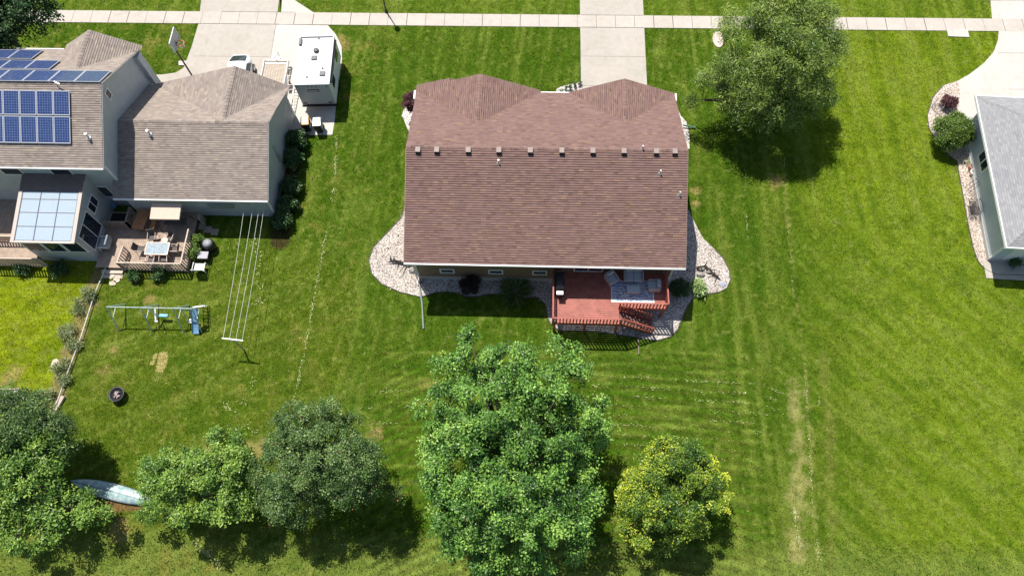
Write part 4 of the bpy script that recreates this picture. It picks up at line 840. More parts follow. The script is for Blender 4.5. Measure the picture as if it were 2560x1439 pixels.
# sunroom
a, b, c, d = G(25, 607, 3.2), G(187, 607, 3.2), G(207, 452, 4.0), G(45, 452, 4.0)
SX0, SX1_, SY0, SY1 = a.x, b.x, (a.y+b.y)/2, wy0
sr = thing('sunroom', 'sunroom with glazed white panel roof built against the grey two storey house', 'sunroom', ((SX0+SX1_)/2, SY0+2, 0))
zs0, zs1 = 3.2, 4.0; zs = lambda y: zs0 + (zs1-zs0)*(y-SY0)/(c.y-SY0); BEIGE = mat('beige_frame', (.50,.43,.38), .5, .06); DKF = mat('dark_glazing_bar', (.10,.10,.13), .5, .1)
m = MB(); yb = c.y-.75
for x_, w_ in ((SX0+.12, .24), (SX1_-.12, .24)): m.bar((x_, SY0, zs(SY0)), (x_, c.y, zs(c.y)), w_, .1)
m.bar((SX0, SY0+.05, zs0-.01), (SX1_, SY0+.05, zs0-.01), .14, .11); m.build('roof_frame', BEIGE, sr, True)
m = MB(); m.add([(SX0+.02,yb,zs(yb)+.06),(SX1_-.02,yb,zs(yb)+.06),(SX1_-.02,SY1,zs(SY1)+.06),(SX0+.02,SY1,zs(SY1)+.06),(SX0+.02,yb,zs(yb)-.05),(SX1_-.02,yb,zs(yb)-.05),(SX1_-.02,SY1,zs(SY1)-.05),(SX0+.02,SY1,zs(SY1)-.05)], [(0,1,2,3),(4,7,6,5),(0,4,5,1),(1,5,6,2),(3,0,4,7)])
m.build('roof_cap', mat('brown_cap', (.16,.12,.11), .7, .2), sr, True)
PANE = mat('frosted_roof_pane', (.40,.48,.54), .12, .04, spec=.8); ix0, ix1 = SX0+.26, SX1_-.26; cw = (ix1-ix0)/3
bars = MB(); edges_y = [SY0+.14, SY0+.14+(yb-SY0)*.27, SY0+.14+(yb-SY0)*.54, SY0+.14+(yb-SY0)*.80, yb-.02]
for i in range(3):
    for k in range(4):
        x0_, x1_ = ix0+i*cw+.025, ix0+(i+1)*cw-.025; y0_, y1_ = edges_y[k]+.025, edges_y[k+1]-.025; p = MB()
        p.add([(x0_,y0_,zs(y0_)+.01),(x1_,y0_,zs(y0_)+.01),(x1_,y1_,zs(y1_)+.01),(x0_,y1_,zs(y1_)+.01)], [(0,1,2,3)]); p.build('roof_pane', PANE, sr, True)
for i in range(4): x_ = ix0+i*cw; bars.bar((x_, SY0+.1, zs(SY0+.1)), (x_, yb, zs(yb)), .05, .06)
for y_ in edges_y: bars.bar((ix0, y_, zs(y_)-.004), (ix1, y_, zs(y_)-.004), .05, .05)
bars.build('glazing_bars', DKF, sr, True)
m = MB(); x0_, x1_, y0_ = SX0+.15, SX1_-.12, SY0+.25
m.add([(x0_,y0_,.0),(x1_,y0_,.0),(x1_,SY1,.0),(x0_,SY1,.0),(x0_,y0_,zs(y0_)-.06),(x1_,y0_,zs(y0_)-.06),(x1_,SY1,zs(SY1)-.06),(x0_,SY1,zs(SY1)-.06)], [(0,1,5,4),(1,2,6,5),(3,0,4,7)]); m.build('wall', GREY_SD, sr, True)
for i in range(3): window_unit(sr, (x0_+.75+i*(x1_-x0_)/3, y0_, 2.2), (0, -1, 0), (x1_-x0_)/3-.06, 1.5, .06, 'window', 0)
window_unit(sr, (x1_, y0_+1.35, 1.9), (1, 0, 0), 2.0, 2.1, .07, 'sliding_door', 1); window_unit(sr, (x1_, y0_+3.1, 2.4), (1, 0, 0), 1.1, 1.0, .07, 'window', 1)

# ---------------------------------------------------------------- left deck
LZ = .35; ld = thing('deck', 'weathered tan wooden deck with slatted railing behind the grey house', 'deck', (-26, 21.5, 0))
a, b, cR = G(272, 660, LZ+.9), G(452, 659, LZ+.9), G(470, 574, LZ+.9); LX0, LX1, LY0, LY1 = SX1_-.1, b.x, b.y, gy0-.05
fl = MB(); x = LX0
while x < LX1-.05: fl.box(x, LY0+.03, LZ-.03, min(x+.135, LX1-.02), LY1, LZ + random.uniform(-.002,.002)); x += .142
fl.build('floor', DECKTAN, ld, True); fs = MB(); fs.box(LX0+.9, LY0, LZ-.3, LX1, LY0+.03, LZ-.02); fs.box(LX1-.02, LY0, LZ-.3, LX1+.01, LY1, LZ-.02); fs.build('fascia', mat('dark_brown_rim', (.12,.08,.06), .8), ld, True)  # rim boards dark brown so the balusters stand out against them
sx_ = G(290, 658, LZ+.9).x
railing(ld, (sx_, LY0-.02), (LX1, LY0-.02), LZ-.2, 1.15, RAILTAN, .21, .07); railing(ld, (LX1, LY0), (LX1, cR.y), LZ-.2, 1.15, RAILTAN, .21, .07)
railing(ld, (LX1+.5, cR.y+.9), (LX1+.35, LY1-.3), LZ-.25, 1.15, GREYWOOD, .19, .07)
railing(ld, (sx_, LY0), (sx_+.12, LY0+1.2), LZ, .85, RAILTAN, .19, .07)
q0, q1, q2 = G(245, 555, LZ+.9), G(313, 555, LZ+.9), G(320, 508, LZ+.9); railing(ld, (LX0+.1, q1.y), (q1.x, q1.y), LZ, .9, GREYWOOD, .18, .07); railing(ld, (q1.x, q1.y), (q1.x, LY1-.1), LZ, .9, GREYWOOD, .18, .07)
MB().box(LX0+.15, q1.y+.1, LZ+.003, q1.x-.08, LY1-.1, LZ+.012).build('well_dark_sheet', mat('dark_pit', (.012,.015,.012), .9), ld, True)  # near-black sheet on the deck boards, painting in the darkness of the open well
stp = MB()
for i in range(2): stp.box(LX0+.35, LY0-.3*(i+1), .0, sx_-.1, LY0-.3*i-.02, LZ-.22*(i+1))
stp.build('stairs', RAILTAN, ld, True)
# deck to the left of the sunroom, running out of frame
ld2 = thing('deck', 'section of tan slatted deck and railing at the left edge beside the sunroom', 'deck', (SX0-3, SY0, 0))
fl = MB(); x = SX0-6
while x < SX0+.1: fl.box(x, SY0-.3, .57, x+.135, SY1, .6); x += .142
fl.build('floor', DECKTAN, ld2, True); railing(ld2, (SX0-6, SY0-.35), (SX0+.9, SY0-.35), .35, 1.15, RAILTAN, .19, .075); railing(ld2, (SX0-6, SY0+1.3), (SX0, SY0+1.3), .6, .9, RAILTAN, .19, .075)

# left deck furniture
def table_rect(name, label, px, py, wd, dp_, z, h, m_top, m_leg, rz=0):
    q = G(px, py, z+h); t = thing(name, label, 'table', (q.x, q.y, z), rz)
    MB().box(-wd/2, -dp_/2, h-.02, wd/2, dp_/2, h).build('tabletop', m_top, t)
    f = MB()
    for s_ in (-1, 1): f.bar((-wd/2-.02, s_*(dp_/2+.02), h-.01), (wd/2+.02, s_*(dp_/2+.02), h-.01), .04, .05); f.bar((s_*(wd/2+.02), -dp_/2, h-.01), (s_*(wd/2+.02), dp_/2, h-.01), .04, .05)
    f.build('rim', m_leg, t)
    for sx in (-1, 1):
        for sy in (-1, 1): MB().bar((sx*(wd/2-.08), sy*(dp_/2-.08), 0), (sx*(wd/2-.04), sy*(dp_/2-.04), h-.03), .04).build('leg', m_leg, t)
    return t
TGL = mat('table_glass', (.32,.38,.42), .1, .3, 5., spec=.8); CHM = mat('tan_chair_metal', (.45,.36,.30), .4, .1, metal=.3); SLING = mat('dark_sling', (.10,.085,.08), .8, .2)
table_rect('patio_table', 'rectangular glass topped patio table in the middle of the tan deck', 393, 621, 1.5, .85, LZ, .72, TGL, CHM)
def sling_chair(px, py, rz, label, seatm=SLING):
    q = G(px, py, LZ+.45); c = thing('patio_chair', label, 'chair', (q.x, q.y, LZ), rz, 'chairs around the glass patio table')
    s_ = MB(); s_.box(-.23, -.22, .4, .23, .24, .43); s_.build('seat', seatm, c, bevel=.01)
    b_ = MB(); b_.add([(-.23,.24,.42),(.23,.24,.42),(.22,.36,.92),(-.22,.36,.92),(-.23,.27,.42),(.23,.27,.42),(.22,.39,.92),(-.22,.39,.92)], [(0,1,2,3),(4,7,6,5),(0,4,5,1),(1,5,6,2),(2,6,7,3),(3,7,4,0)]); b_.build('backrest', seatm, c)
    for k in (-1, 1):
        MB().tube([(k*.25,-.25,0),(k*.25,-.22,.42),(k*.26,-.24,.63),(k*.26,.3,.63)], .016, 6).build('armrest', CHM, c); MB().tube([(k*.25,.34,0),(k*.25,.25,.42),(k*.24,.38,.93)], .016, 6).build('leg', CHM, c)
for a_ in [(381,593,R(10),'dark sling chair behind the table, its left far side'),(424,594,R(-15),'dark sling chair behind the table, its right far side'),(351,622,R(85),'grey backed chair at the left end of the glass table'),
           (437,622,R(-90),'chair at the right end of the glass table'),(378,648,R(180),'patterned dark chair in front of the table, left one'),(410,648,R(190),'patterned tan chair in front of the table, right one')]: sling_chair(*a_)
q = G(407, 596, LZ+1.); sm = thing('round_side_table', 'small round pale topped side table behind the glass patio table', 'table', (q.x, q.y, LZ)); MB().lathe([(.02,.7),(.22,.7),(.22,.74),(.0,.74)], n=20).build('tabletop', mat('peach_top', (.62,.45,.33), .5), sm); MB().tube([(0,0,0),(0,0,.7)], .03).build('leg', CHM, sm)
# canopy swing
q = G(412, 530, LZ+2.0); cs_ = thing('canopy_swing', 'garden swing seat under a beige rectangular canopy against the garage wall', 'swing seat', (q.x, q.y+.1, LZ))
cn = MB(); cn.add([(-1.0,-.55,1.85),(1.0,-.55,1.85),(1.0,.55,2.05),(-1.0,.55,2.05),(-1.0,-.55,1.72),(1.0,-.55,1.72),(1.0,.55,1.95),(-1.0,.55,1.95)], [(0,1,2,3),(4,7,6,5),(0,4,5,1),(1,5,6,2),(2,6,7,3),(3,7,4,0)]); cn.build('canopy', mat('beige_canvas', (.62,.48,.38), .85, .05), cs_)
MB().box(-.75,-.25,.42,.75,.25,.5).build('seat', SLING, cs_, bevel=.02); MB().box(-.75,.25,.5,.75,.32,.95).build('backrest', SLING, cs_, bevel=.02)
for k in (-1, 1): MB().tube([(k*.98,-.6,0),(k*.98,0,1.8),(k*.98,.5,0)], .025, 6).build('leg', DARKMET, cs_)
# cedar picnic table and bench
def slat_table(name, label, px, py, wd, ln, h, cat):
    q = G(px, py, LZ+h); t = thing(name, label, cat, (q.x, q.y, LZ), R(-6)); s_ = MB(); n = max(2, int(wd/.15))
    for i in range(n): x_ = -wd/2+i*wd/n; s_.box(x_+.006, -ln/2, h-.04, x_+wd/n-.006, ln/2, h)
    s_.build('tabletop' if cat == 'table' else 'seat', CEDAR, t)
    for k in (-1, 1): f = MB(); f.bar((-wd/2+.05, k*(ln/2-.2), 0), (wd/2-.05, k*(ln/2-.2), h-.05), .08, .05); f.bar((wd/2-.05, k*(ln/2-.2), 0), (-wd/2+.05, k*(ln/2-.26), h-.05), .08, .05); f.build('leg', CEDAR, t)
slat_table('picnic_table', 'reddish cedar slatted table left of the beige canopy swing', 352, 547, .85, 1.5, .74, 'table'); slat_table('bench', 'narrow cedar bench partly under the beige canopy', 385, 552, .3, 1.3, .45, 'bench')
# lounge chair by sliding door
q = G(256, 606, LZ+.5); lc = thing('lounge_chair', 'boxy grey blue outdoor chair beside the sunroom sliding door', 'chair', (q.x+.1, q.y, LZ), R(-90)); MB().box(-.38,-.35,.25,.38,.35,.42).build('seat', mat('pale_seat', (.5,.55,.57), .8), lc, bevel=.03); MB().box(-.38,.3,.3,.38,.42,.95).build('backrest', mat('slate_back', (.22,.28,.30), .8), lc, bevel=.03)
for k in (-1, 1): MB().bar((k*.42,-.35,.6),(k*.42,.4,.6),.06,.05).build('armrest', WHITE, lc); MB().bar((k*.42,-.3,0),(k*.42,-.3,.6),.05).build('leg', WHITE, lc)
q = G(285, 460+27, 0); q = G(283, 513, LZ+.3); pw_ = MB(); pw_.lathe([(.12,0),(.18,.3),(.2,.32),(.15,.3)], (q.x, q.y, LZ+.02), 14); tag(pw_.build('plant_pot', mat('blue_glaze', (.12,.25,.42), .3)), 'small blue glazed pot in the shaded deck corner', 'pot')
# barrel, boxes and mower by the deck corner
q = G(522, 612, .5); bl = thing('composter', 'round black barrel with grey lid at the corner of the tan deck', 'barrel', (q.x, q.y, 0)); MB().lathe([(.36,0),(.42,.4),(.40,.75),(.36,.8)], n=24).build('body', BLACK, bl, smooth=True); MB().lathe([(.3,.8),(.28,.86),(.12,.9),(.0,.92)], n=24).build('lid', mat('grey_lid', (.25,.26,.27), .5), bl, smooth=True)
q = G(508, 638, .5); bx_ = thing('storage_box', 'black lidded storage box between the barrel and the white cart', 'box', (q.x, q.y, 0)); MB().box(-.33,-.25,0,.33,.25,.5).build('body', BLACK, bx_, bevel=.02); MB().box(-.35,-.27,.5,.35,.27,.56).build('lid', mat('grey_purple_lid', (.28,.27,.31), .5), bx_, bevel=.02)
q = G(497, 666, .5); wc = thing('folding_chair', 'white framed garden chair on the grass below the black box', 'chair', (q.x, q.y, 0), R(180)); MB().box(-.36,-.28,.34,.36,.25,.4).build('seat', mat('white_seat', (.68,.68,.70), .6), wc, bevel=.02); MB().add([(-.36,.25,.4),(.36,.25,.4),(.34,.42,.9),(-.34,.42,.9),(-.36,.29,.4),(.36,.29,.4),(.34,.46,.9),(-.34,.46,.9)], [(0,1,2,3),(4,7,6,5),(0,4,5,1),(1,5,6,2),(2,6,7,3),(3,7,4,0)]).build('backrest', mat('grey_back', (.42,.42,.44), .6), wc)
for k in (-1, 1): MB().tube([(k*.4,-.3,0),(k*.4,-.28,.55),(k*.4,.35,.55)], .025, 6).build('armrest', WHITE, wc); MB().bar((k*.36,.25,0),(k*.36,.25,.38),.05).build('leg', WHITE, wc)
for k, (x, y) in enumerate([(278,690),(292,700),(283,708)]):
    q = G(x, y); s_ = MB(); s_.prism([(q.x+.24*math.cos(a_)*random.uniform(.8,1.2), q.y+.2*math.sin(a_)*random.uniform(.8,1.2)) for a_ in np.arange(0, 6.2, .7)], 0, .04); tag(s_.build('stepping_stone', mat('tan_stone', (.5,.42,.33), .9, .2)), ['stepping stone nearest the tan deck steps', 'middle stepping stone below the tan deck steps', 'lowest stepping stone below the tan deck steps'][k], 'stepping stone', 'stepping stones by the tan deck')
for k, (x, y) in enumerate([(505,566),(520,574),(537,580)]):
    q = G(x, y); tag(MB().box(q.x-.25, q.y-.25, 0, q.x+.25, q.y+.25, .03).build('paver', GREYWOOD), ['shaded paver nearest the tan deck', 'middle shaded paver behind the garage', 'shaded paver farthest from the tan deck'][k], 'paver', 'pavers in the garage shade')

# ---------------------------------------------------------------- right neighbour house
a, b = G(2441, 240, 3.1), G(2518, 617, 3.1); dv = (a-b); ang = math.atan2(dv.x, dv.y); Lh = dv.length; RW = 12.
rh = thing('house', 'blue grey sided house with plain grey hipped roof at the right edge', 'house', (b.x, b.y, 0), -ang)
Z0 = 3.1; sl_ = .42; hw = Lh/2; zr = Z0 + hw*sl_
TH = .02
m = MB(); e1, e2, e3, e4 = (0,0,Z0), (0,Lh,Z0), (RW+6,Lh,Z0), (RW+6,0,Z0); p1, p2 = (hw,hw,zr), (RW+6-hw+2,hw,zr)
slope(m, [e1, e2, p1]); slope(m, [e1, e4, p2, p1]); slope(m, [e2, e3, p2, p1]); slope(m, [e3, e4, p2]); ridge_cap(m, (.02,.02,Z0), p1, .13); ridge_cap(m, (.02,Lh-.02,Z0), p1, .13); m.build('roof', RIGHT_SH, rh)
m = MB(); m.box(-.08,-.08,Z0-.16,.0,Lh+.08,Z0+.02); m.box(.0,-.08,Z0-.16,RW+6,0,Z0+.02); m.box(0,Lh,Z0-.16,RW+6,Lh+.08,Z0+.02); m.build('gutter', WHITE, rh)
MB().box(.0,.0,Z0-.14,RW+6,Lh,Z0-.04).build('soffit', WHITE, rh)
MB().box(.6,.6,0,RW+5,Lh-.6,Z0-.141).build('wall', BLUE_SD, rh); MB().box(.56,.56,0,RW+5.1,Lh-.56,.3).build('foundation', FOUND, rh)
MB().box(.57,.57,.3,.69,.69,Z0-.15).build('corner_board', WHITE, rh); MB().box(.57,Lh-.69,.3,.69,Lh-.57,Z0-.15).build('corner_board', WHITE, rh)
def loc_r(px, py, z): q = G(px, py, z)-Vector((b.x, b.y, 0)); return Matrix.Rotation(ang, 3, 'Z') @ q
def win_local(parent, y, z, wd, ht):
    f = MB(); x = .6; fr = .1
    for k in (-1, 1): f.box(x-.05, y+k*(wd/2-fr/2)-fr/2, z-ht/2, x-.002, y+k*(wd/2-fr/2)+fr/2, z+ht/2); f.box(x-.048, y-wd/2+fr, z+k*(ht/2-fr/2)-fr/2, x-.002, y+wd/2-fr, z+k*(ht/2-fr/2)+fr/2)
    f.box(x-.045, y-.04, z-ht/2+fr, x-.002, y+.04, z+ht/2-fr); fo = f.build('window', WHITE, parent); MB().box(x-.02, y-wd/2+fr, z-ht/2+fr, x-.004, y+wd/2-fr, z+ht/2-fr).build('pane', GLASS, fo)
q = loc_r(2458, 390, 2.2); win_local(rh, q.y, 1.75, 1.5, 1.2)
MB().box(1.4,.56,.2,2.3,.61,2.4).build('rear_door', WHITE, rh); 
m = MB(); m.box(.3,-.75,0,8,.55,.04); m.build('patio', CONC, rh)
# garden pieces along that wall
wr = thing('wire_planter', 'round wire plant support ring on pale pebbles near the purple bush', 'plant support', tuple(G(2341,270)))
for z_, r_ in ((.1,.36),(.35,.38),(.55,.36)): MB().tube([(r_*math.cos(t), r_*math.sin(t), z_) for t in np.linspace(0, 6.2832, 22)], .014, 5).build('ring', GALV, wr)
for i in range(6): t = i*1.047; MB().tube([(.36*math.cos(t), .36*math.sin(t), 0), (.36*math.cos(t), .36*math.sin(t), .6)], .012, 5).build('wire', GALV, wr)
TERRA = mat('terracotta', (.42,.20,.13), .8, .15)
for x, y, m_, lb in ((2428,418,TERRA,'terracotta pot standing on the pebbles by the blue grey wall'),(2431,432,mat('white_ceramic',(.68,.62,.56),.4),'white round pot with dark soil just below the terracotta pot')):
    q = G(x, y, .2); p = thing('plant_pot', lb, 'pot', (q.x, q.y, 0)); MB().lathe([(.12,0),(.2,.3),(.22,.32),(.22,.36),(.17,.36),(.16,.3)], n=18).build('pot', m_, p); MB().lathe([(.16,.28),(.01,.31)], n=14).build('soil', MULCH, p)
shrub('small_plant', 'little yellow green tuft on the pebbles above the terracotta pot', 2413, 406, .2, .25, YEW, 6, 20, 6, .05, .03, .1, cs=(.06,.1))
q = G(2433, 462, .8); tr_ = thing('garden_trellis', 'dark wrought iron trellis leaning by the blue grey wall', 'trellis', (q.x, q.y, 0), -ang)
for k in (-1, 0, 1): MB().tube([(-.05,k*.3,0),(.1,k*.3,1.2),(.0,k*.2,1.5)], .014, 5).build('bar', DARKMET, tr_)
for z_ in (.4, .8, 1.2): MB().tube([(0,-.33,z_),(.03,0,z_+.1),(0,.33,z_)], .012, 5).build('rail', DARKMET, tr_)
q = G(2433, 520, .4); bn = thing('garden_bench', 'grey metal garden bench with curled back against the blue grey wall', 'bench', (q.x, q.y, 0), -ang)
s_ = MB()
for i in range(6): s_.bar((-.2+i*.08,-.55,.42),(-.2+i*.08,.55,.42),.05,.02)
s_.build('seat', DARKMET, bn); b_ = MB()
for i in range(12): y_ = -.52+i*.095; b_.tube([(.24,y_,.42),(.3,y_,.85)], .012, 5)
b_.tube([(.3,-.55,.85),(.32,0,.98),(.3,.55,.85)], .02, 6); b_.build('backrest', DARKMET, bn)
for k in (-1, 1): MB().tube([(-.22,k*.52,0),(-.22,k*.55,.6),(.26,k*.55,.62)], .02, 6).build('armrest', DARKMET, bn); MB().tube([(.24,k*.52,0),(.24,k*.52,.42)], .02, 6).build('leg', DARKMET, bn)
q = G(2538, 662, .0); shrub('patio_plant', 'dark potted plant in the shade behind the grey roofed house', 2538, 658, .3, .6, DARKL, 8, 24, 6, .07, .05, .12)

# ---------------------------------------------------------------- driveway things
# travel trailer
tx0, tx1, ty0, ty1 = -17.62, -15.0, 33.78, 38.25; TW = (tx1-tx0)/2
rv = thing('travel_trailer', 'white boxy travel trailer parked on the pad beside the garage', 'caravan', ((tx0+tx1)/2, (ty0+ty1)/2, 0), R(2.5)); TL = (ty1-ty0)/2
RVW = mat('rv_white', (.82,.83,.84), .35, .03); RVG = mat('rv_grey_panel', (.42,.46,.48), .35, .05)
m = MB(); m.box(-TW+.06,-TL,.55,TW-.02,TL,2.78); m.build('body', RVW, rv, bevel=.05); m = MB(); m.box(-TW+.03,-TL-.03,2.78,TW+.01,TL+.03,2.84); m.build('roof', mat('rv_roof', (.62,.63,.64), .5, .04), rv, bevel=.02)
m = MB(); m.box(-TW+.1,-TL-.025,.6,TW-.06,-TL-.002,2.72); rp = m.build('rear_panel', RVG, rv)
f = MB(); f.box(-.42,-TL-.05,2.05,.42,-TL-.026,2.28); f.build('badge_plate', BLACK, rp)
MB().box(-.36,-TL-.053,2.10,.36,-TL-.0505,2.23).build('badge_face', RVG, rp)
for x_, z_ in ((-.95, .75), (.9, .78)): MB().box(x_-.13,-TL-.05,z_-.06,x_+.13,-TL-.026,z_+.07).build('tail_light', mat('lamp_red', (.12,.02,.02), .3), rp)
for x_ in (-1.1,-.3,0,.3,1.05): MB().box(x_-.05,-TL-.05,2.58,x_+.05,-TL-.026,2.63).build('marker_light', BLACK, rp)
m = MB(); m.box(-TW+.05,-TL-.12,.42,TW-.03,-TL,.56); m.build('bumper', BLACK, rv)
for y_ in (-1.1, .45, 1.5): MB().box(-TW+.05,y_-.012,2.84,TW-.01,y_+.012,2.846).build('roof_seam', mat('hatch_grey', (.09,.09,.10), .5), rv)
v = MB(); v.lathe([(.2,2.84),(.2,2.95),(.16,3.02),(.05,3.05)], (.12,.75,0), 18); v.build('roof_fan', mat('fan_grey', (.09,.09,.09), .5), rv)
for x_, y_ in ((.02,.1), (.75,-1.35)): MB().box(x_-.2,y_-.18,2.84,x_+.2,y_+.18,2.93).build('roof_hatch', mat('hatch_grey', (.09,.09,.10), .5), rv, bevel=.02); 
for x_, y_ in ((.72,-.85), (-.35,-1.6), (.2,1.9)): MB().tube([(x_,y_,2.82),(x_,y_,2.93)], .06).build('roof_pipe', BLACK, rv)
MB().box(-TW+.1,TL-.95,2.84,-TW+.3,TL-.35,2.98).build('roof_vent', mat('hatch_grey', (.2,.2,.2)), rv, bevel=.02); MB().box(-TW+.15,TL-.22,2.84,TW-.1,TL-.16,2.9).build('roof_rail', DARKMET, rv)
MB().tube([(TW+.06,-TL+.3,2.6),(TW+.06,TL-.3,2.6)], .07).build('awning_roll', DARKMET, rv)
for s_ in (-1, 1):
    for y_ in (-.25,): MB().tube([(s_*(TW-.2),y_,.34),(s_*(TW-.02),y_,.34)], .34, 20).build('wheel', BLACK, rv)
for y_ in (1.2, -1.2): MB().box(TW-.03,y_-.4,1.5,TW+.01,y_+.4,2.1).build('window', GLASS, rv)
m = MB(); m.bar((-.5,TL,.5),(0,TL+1.1,.5),.08); m.bar((.5,TL,.5),(0,TL+1.1,.5),.08); m.build('drawbar', DARKMET, rv)
# car
q = G(603, 136, .9); car = thing('car', 'white hatchback car parked nose in by the garage, half hidden by its roof', 'car', (q.x+.1, q.y-2.2, 0), R(3)); PAINT = mat('white_car_paint', (.80,.81,.84), .2, .02, spec=.7)
ys_c = np.linspace(-2.2, 2.2, 23); m = MB(); nr = 15   # rounded hatchback: half width, shoulder and roof height along the body
def carsec(y):
    e = abs(y)/2.2; hw = .92*(1-e**6*.35); sh = .95 - .22*max(0, -y-.9)/1.3 - .08*max(0, y-1.6); top = np.interp(y, [-2.2,-1.2,-.35,.4,1.1,1.75,2.2], [.72,.98,1.38,1.47,1.42,1.12,.9]); return hw*(1-.12*e**4), min(sh, top-.02), top
for y in ys_c:
    hw, sh, top = carsec(y); tw = hw*.74
    pr = [(-hw*.93,.32),(-hw,.55),(-hw,.75),(-hw*.985,sh),(-(hw+tw)/2,sh+(top-sh)*.45),(-tw,sh+(top-sh)*.86),(-tw*.55,top),(0,top+.015)]
    pr += [(-a_, b_) for a_, b_ in pr[-2::-1]]; m.v += [(a_, y, b_) for a_, b_ in pr]
for i in range(22):
    for k in range(nr-1): m.f.append((i*nr+k, i*nr+k+1, (i+1)*nr+k+1, (i+1)*nr+k))
m.f.append(tuple(range(nr))[::-1]); m.f.append(tuple(22*nr+k for k in range(nr))); m.build('body', PAINT, car, smooth=True)
def glass_strip(name, y0, y1, f0, f1):
    g = MB(); n_ = 7
    for i in range(n_):
        y = y0+(y1-y0)*i/(n_-1); hw, sh, top = carsec(y); tw = hw*.74
        for u in np.linspace(-1, 1, 7): g.v.append((u*tw*(f0+(f1-f0)*i/(n_-1)), y, (top+.026) - (top-sh)*.16*abs(u)**2.5))
    for i in range(n_-1):
        for k in range(6): g.f.append((i*7+k, i*7+k+1, (i+1)*7+k+1, (i+1)*7+k))
    g.build(name, GLASS, car, smooth=True)
glass_strip('rear_window', 1.15, 1.98, .92, .98); glass_strip('windscreen', -1.2, -.45, .98, .9)
for s_ in (-1, 1):
    m = MB(); m.add([(s_*.925,-.8,.99),(s_*.925,1.3,1.0),(s_*.75,.9,1.36),(s_*.75,-.3,1.31)], [(0,1,2,3)]); m.build('side_window', GLASS, car)
    for y_ in (-1.35, 1.3):
        wh = MB().tube([(s_*.72,y_,.33),(s_*.93,y_,.33)], .33, 22).build('wheel', BLACK, car); MB().tube([(s_*.93,y_,.33),(s_*.945,y_,.33)], .2, 14).build('rim', ALUM, wh)
    MB().box(s_*.48-.09, 2.14, .62, s_*.48+.09, 2.215, .76).build('tail_light', mat('tail_red', (.35,.02,.02), .3), car)
# utility trailer
q0, q1 = G(662, 152, .5), G(722, 152, .5); ut = thing('utility_trailer', 'flat utility trailer with plank bed between the car and the travel trailer', 'trailer', ((q0.x+q1.x)/2, q0.y-1.6, 0)); hw_ = (q1.x-q0.x)/2
m = MB(); n_ = 9
for i in range(n_): x_ = -hw_+.08+i*(2*hw_-.16)/n_; m.box(x_, -1.55, .46, x_+(2*hw_-.16)/n_-.012, 1.35, .5)
m.build('plank_bed', mat('pale_planks', (.42,.35,.28), .8, .2, 5.), ut)
f = MB()
for k in (-1, 1): f.bar((k*hw_,-1.6,.62),(k*hw_,1.6,.62),.06,.06); f.bar((k*hw_,-1.6,.45),(k*hw_,1.6,.45),.06,.08)
f.bar((-hw_,1.6,.62),(hw_,1.6,.62),.07,.06); f.bar((-hw_,1.6,.45),(hw_,1.6,.45),.07,.08); f.bar((-hw_,1.35,.5),(hw_,1.35,.5),.14,.05)
for x_ in (-hw_, 0, hw_): f.bar((x_,1.6,.45),(x_,1.6,.62),.05)
f.build('frame', mat('cream_steel', (.66,.62,.57), .5, .08), ut)
m = MB(); m.bar((-.5,1.6,.45),(0,2.5,.45),.06); m.bar((.5,1.6,.45),(0,2.5,.45),.06); m.tube([(0,2.3,.2),(0,2.3,.75)], .03); m.build('drawbar', mat('cream_steel', (.66,.62,.57)), ut)
for k in (-1, 1): MB().tube([(k*(hw_+.08),-.35,.33),(k*(hw_+.28),-.35,.33)], .33, 20).build('wheel', BLACK, ut); m = MB(); m.box(min(k*(hw_+.06),k*(hw_+.32)),-.8,.68,max(k*(hw_+.06),k*(hw_+.32)),.1,.71); m.build('mudguard', BLACK, ut)
# ladder rack against garage side
q = G(728, 232, .6); lr = thing('ladder', 'long pale ladder leaning beside the garage corner near the travel trailer', 'ladder', (q.x, q.y, 0), R(4)); m = MB()
for k in (-1, 1): m.bar((k*.2,-1.6,.1),(k*.2,1.3,1.1),.05,.07)
for i in range(9): t = i/8; m.bar((-.2,-1.5+2.7*t,.14+.94*t),(.2,-1.5+2.7*t,.14+.94*t),.035)
m.build('rails', mat('cream_steel', (.66,.62,.57)), lr)
# bins
def bin_(px, py, lb, mlid):
    q = G(px, py, 1.05); t = thing('wheelie_bin', lb, 'bin', (q.x, q.y-.1, 0), R(5), 'wheeled bins on the concrete pad')
    m = MB(); m.add([(-.24,-.28,.05),(.24,-.28,.05),(.24,.28,.05),(-.24,.28,.05),(-.3,-.36,1.),(.3,-.36,1.),(.3,.36,1.),(-.3,.36,1.)], [(0,3,2,1),(0,1,5,4),(1,2,6,5),(2,3,7,6),(3,0,4,7),(4,5,6,7)]); m.build('body', mat('bin_black', (.03,.035,.04), .5), t, bevel=.02)
    m = MB(); m.add([(-.32,-.4,1.0),(.32,-.4,1.0),(.32,.38,1.0),(-.32,.38,1.0),(-.3,-.37,1.05),(.3,-.37,1.05),(.26,.3,1.14),(-.26,.3,1.14)], [(0,3,2,1),(0,1,5,4),(1,2,6,5),(2,3,7,6),(3,0,4,7),(4,5,6,7)]); m.build('lid', mlid, t, bevel=.03)
    for k in (-1, 1): MB().tube([(k*.2,.3,.12),(k*.27,.3,.12)], .12, 12).build('wheel', BLACK, t)
bin_(762, 298, 'wheeled bin with yellow orange lid on the concrete pad', mat('yellow_lid', (.72,.42,.10), .4, .1)); bin_(792, 301, 'wheeled bin with pale grey lid beside the yellow lidded bin', mat('grey_bin_lid', (.60,.62,.66), .3, .1))
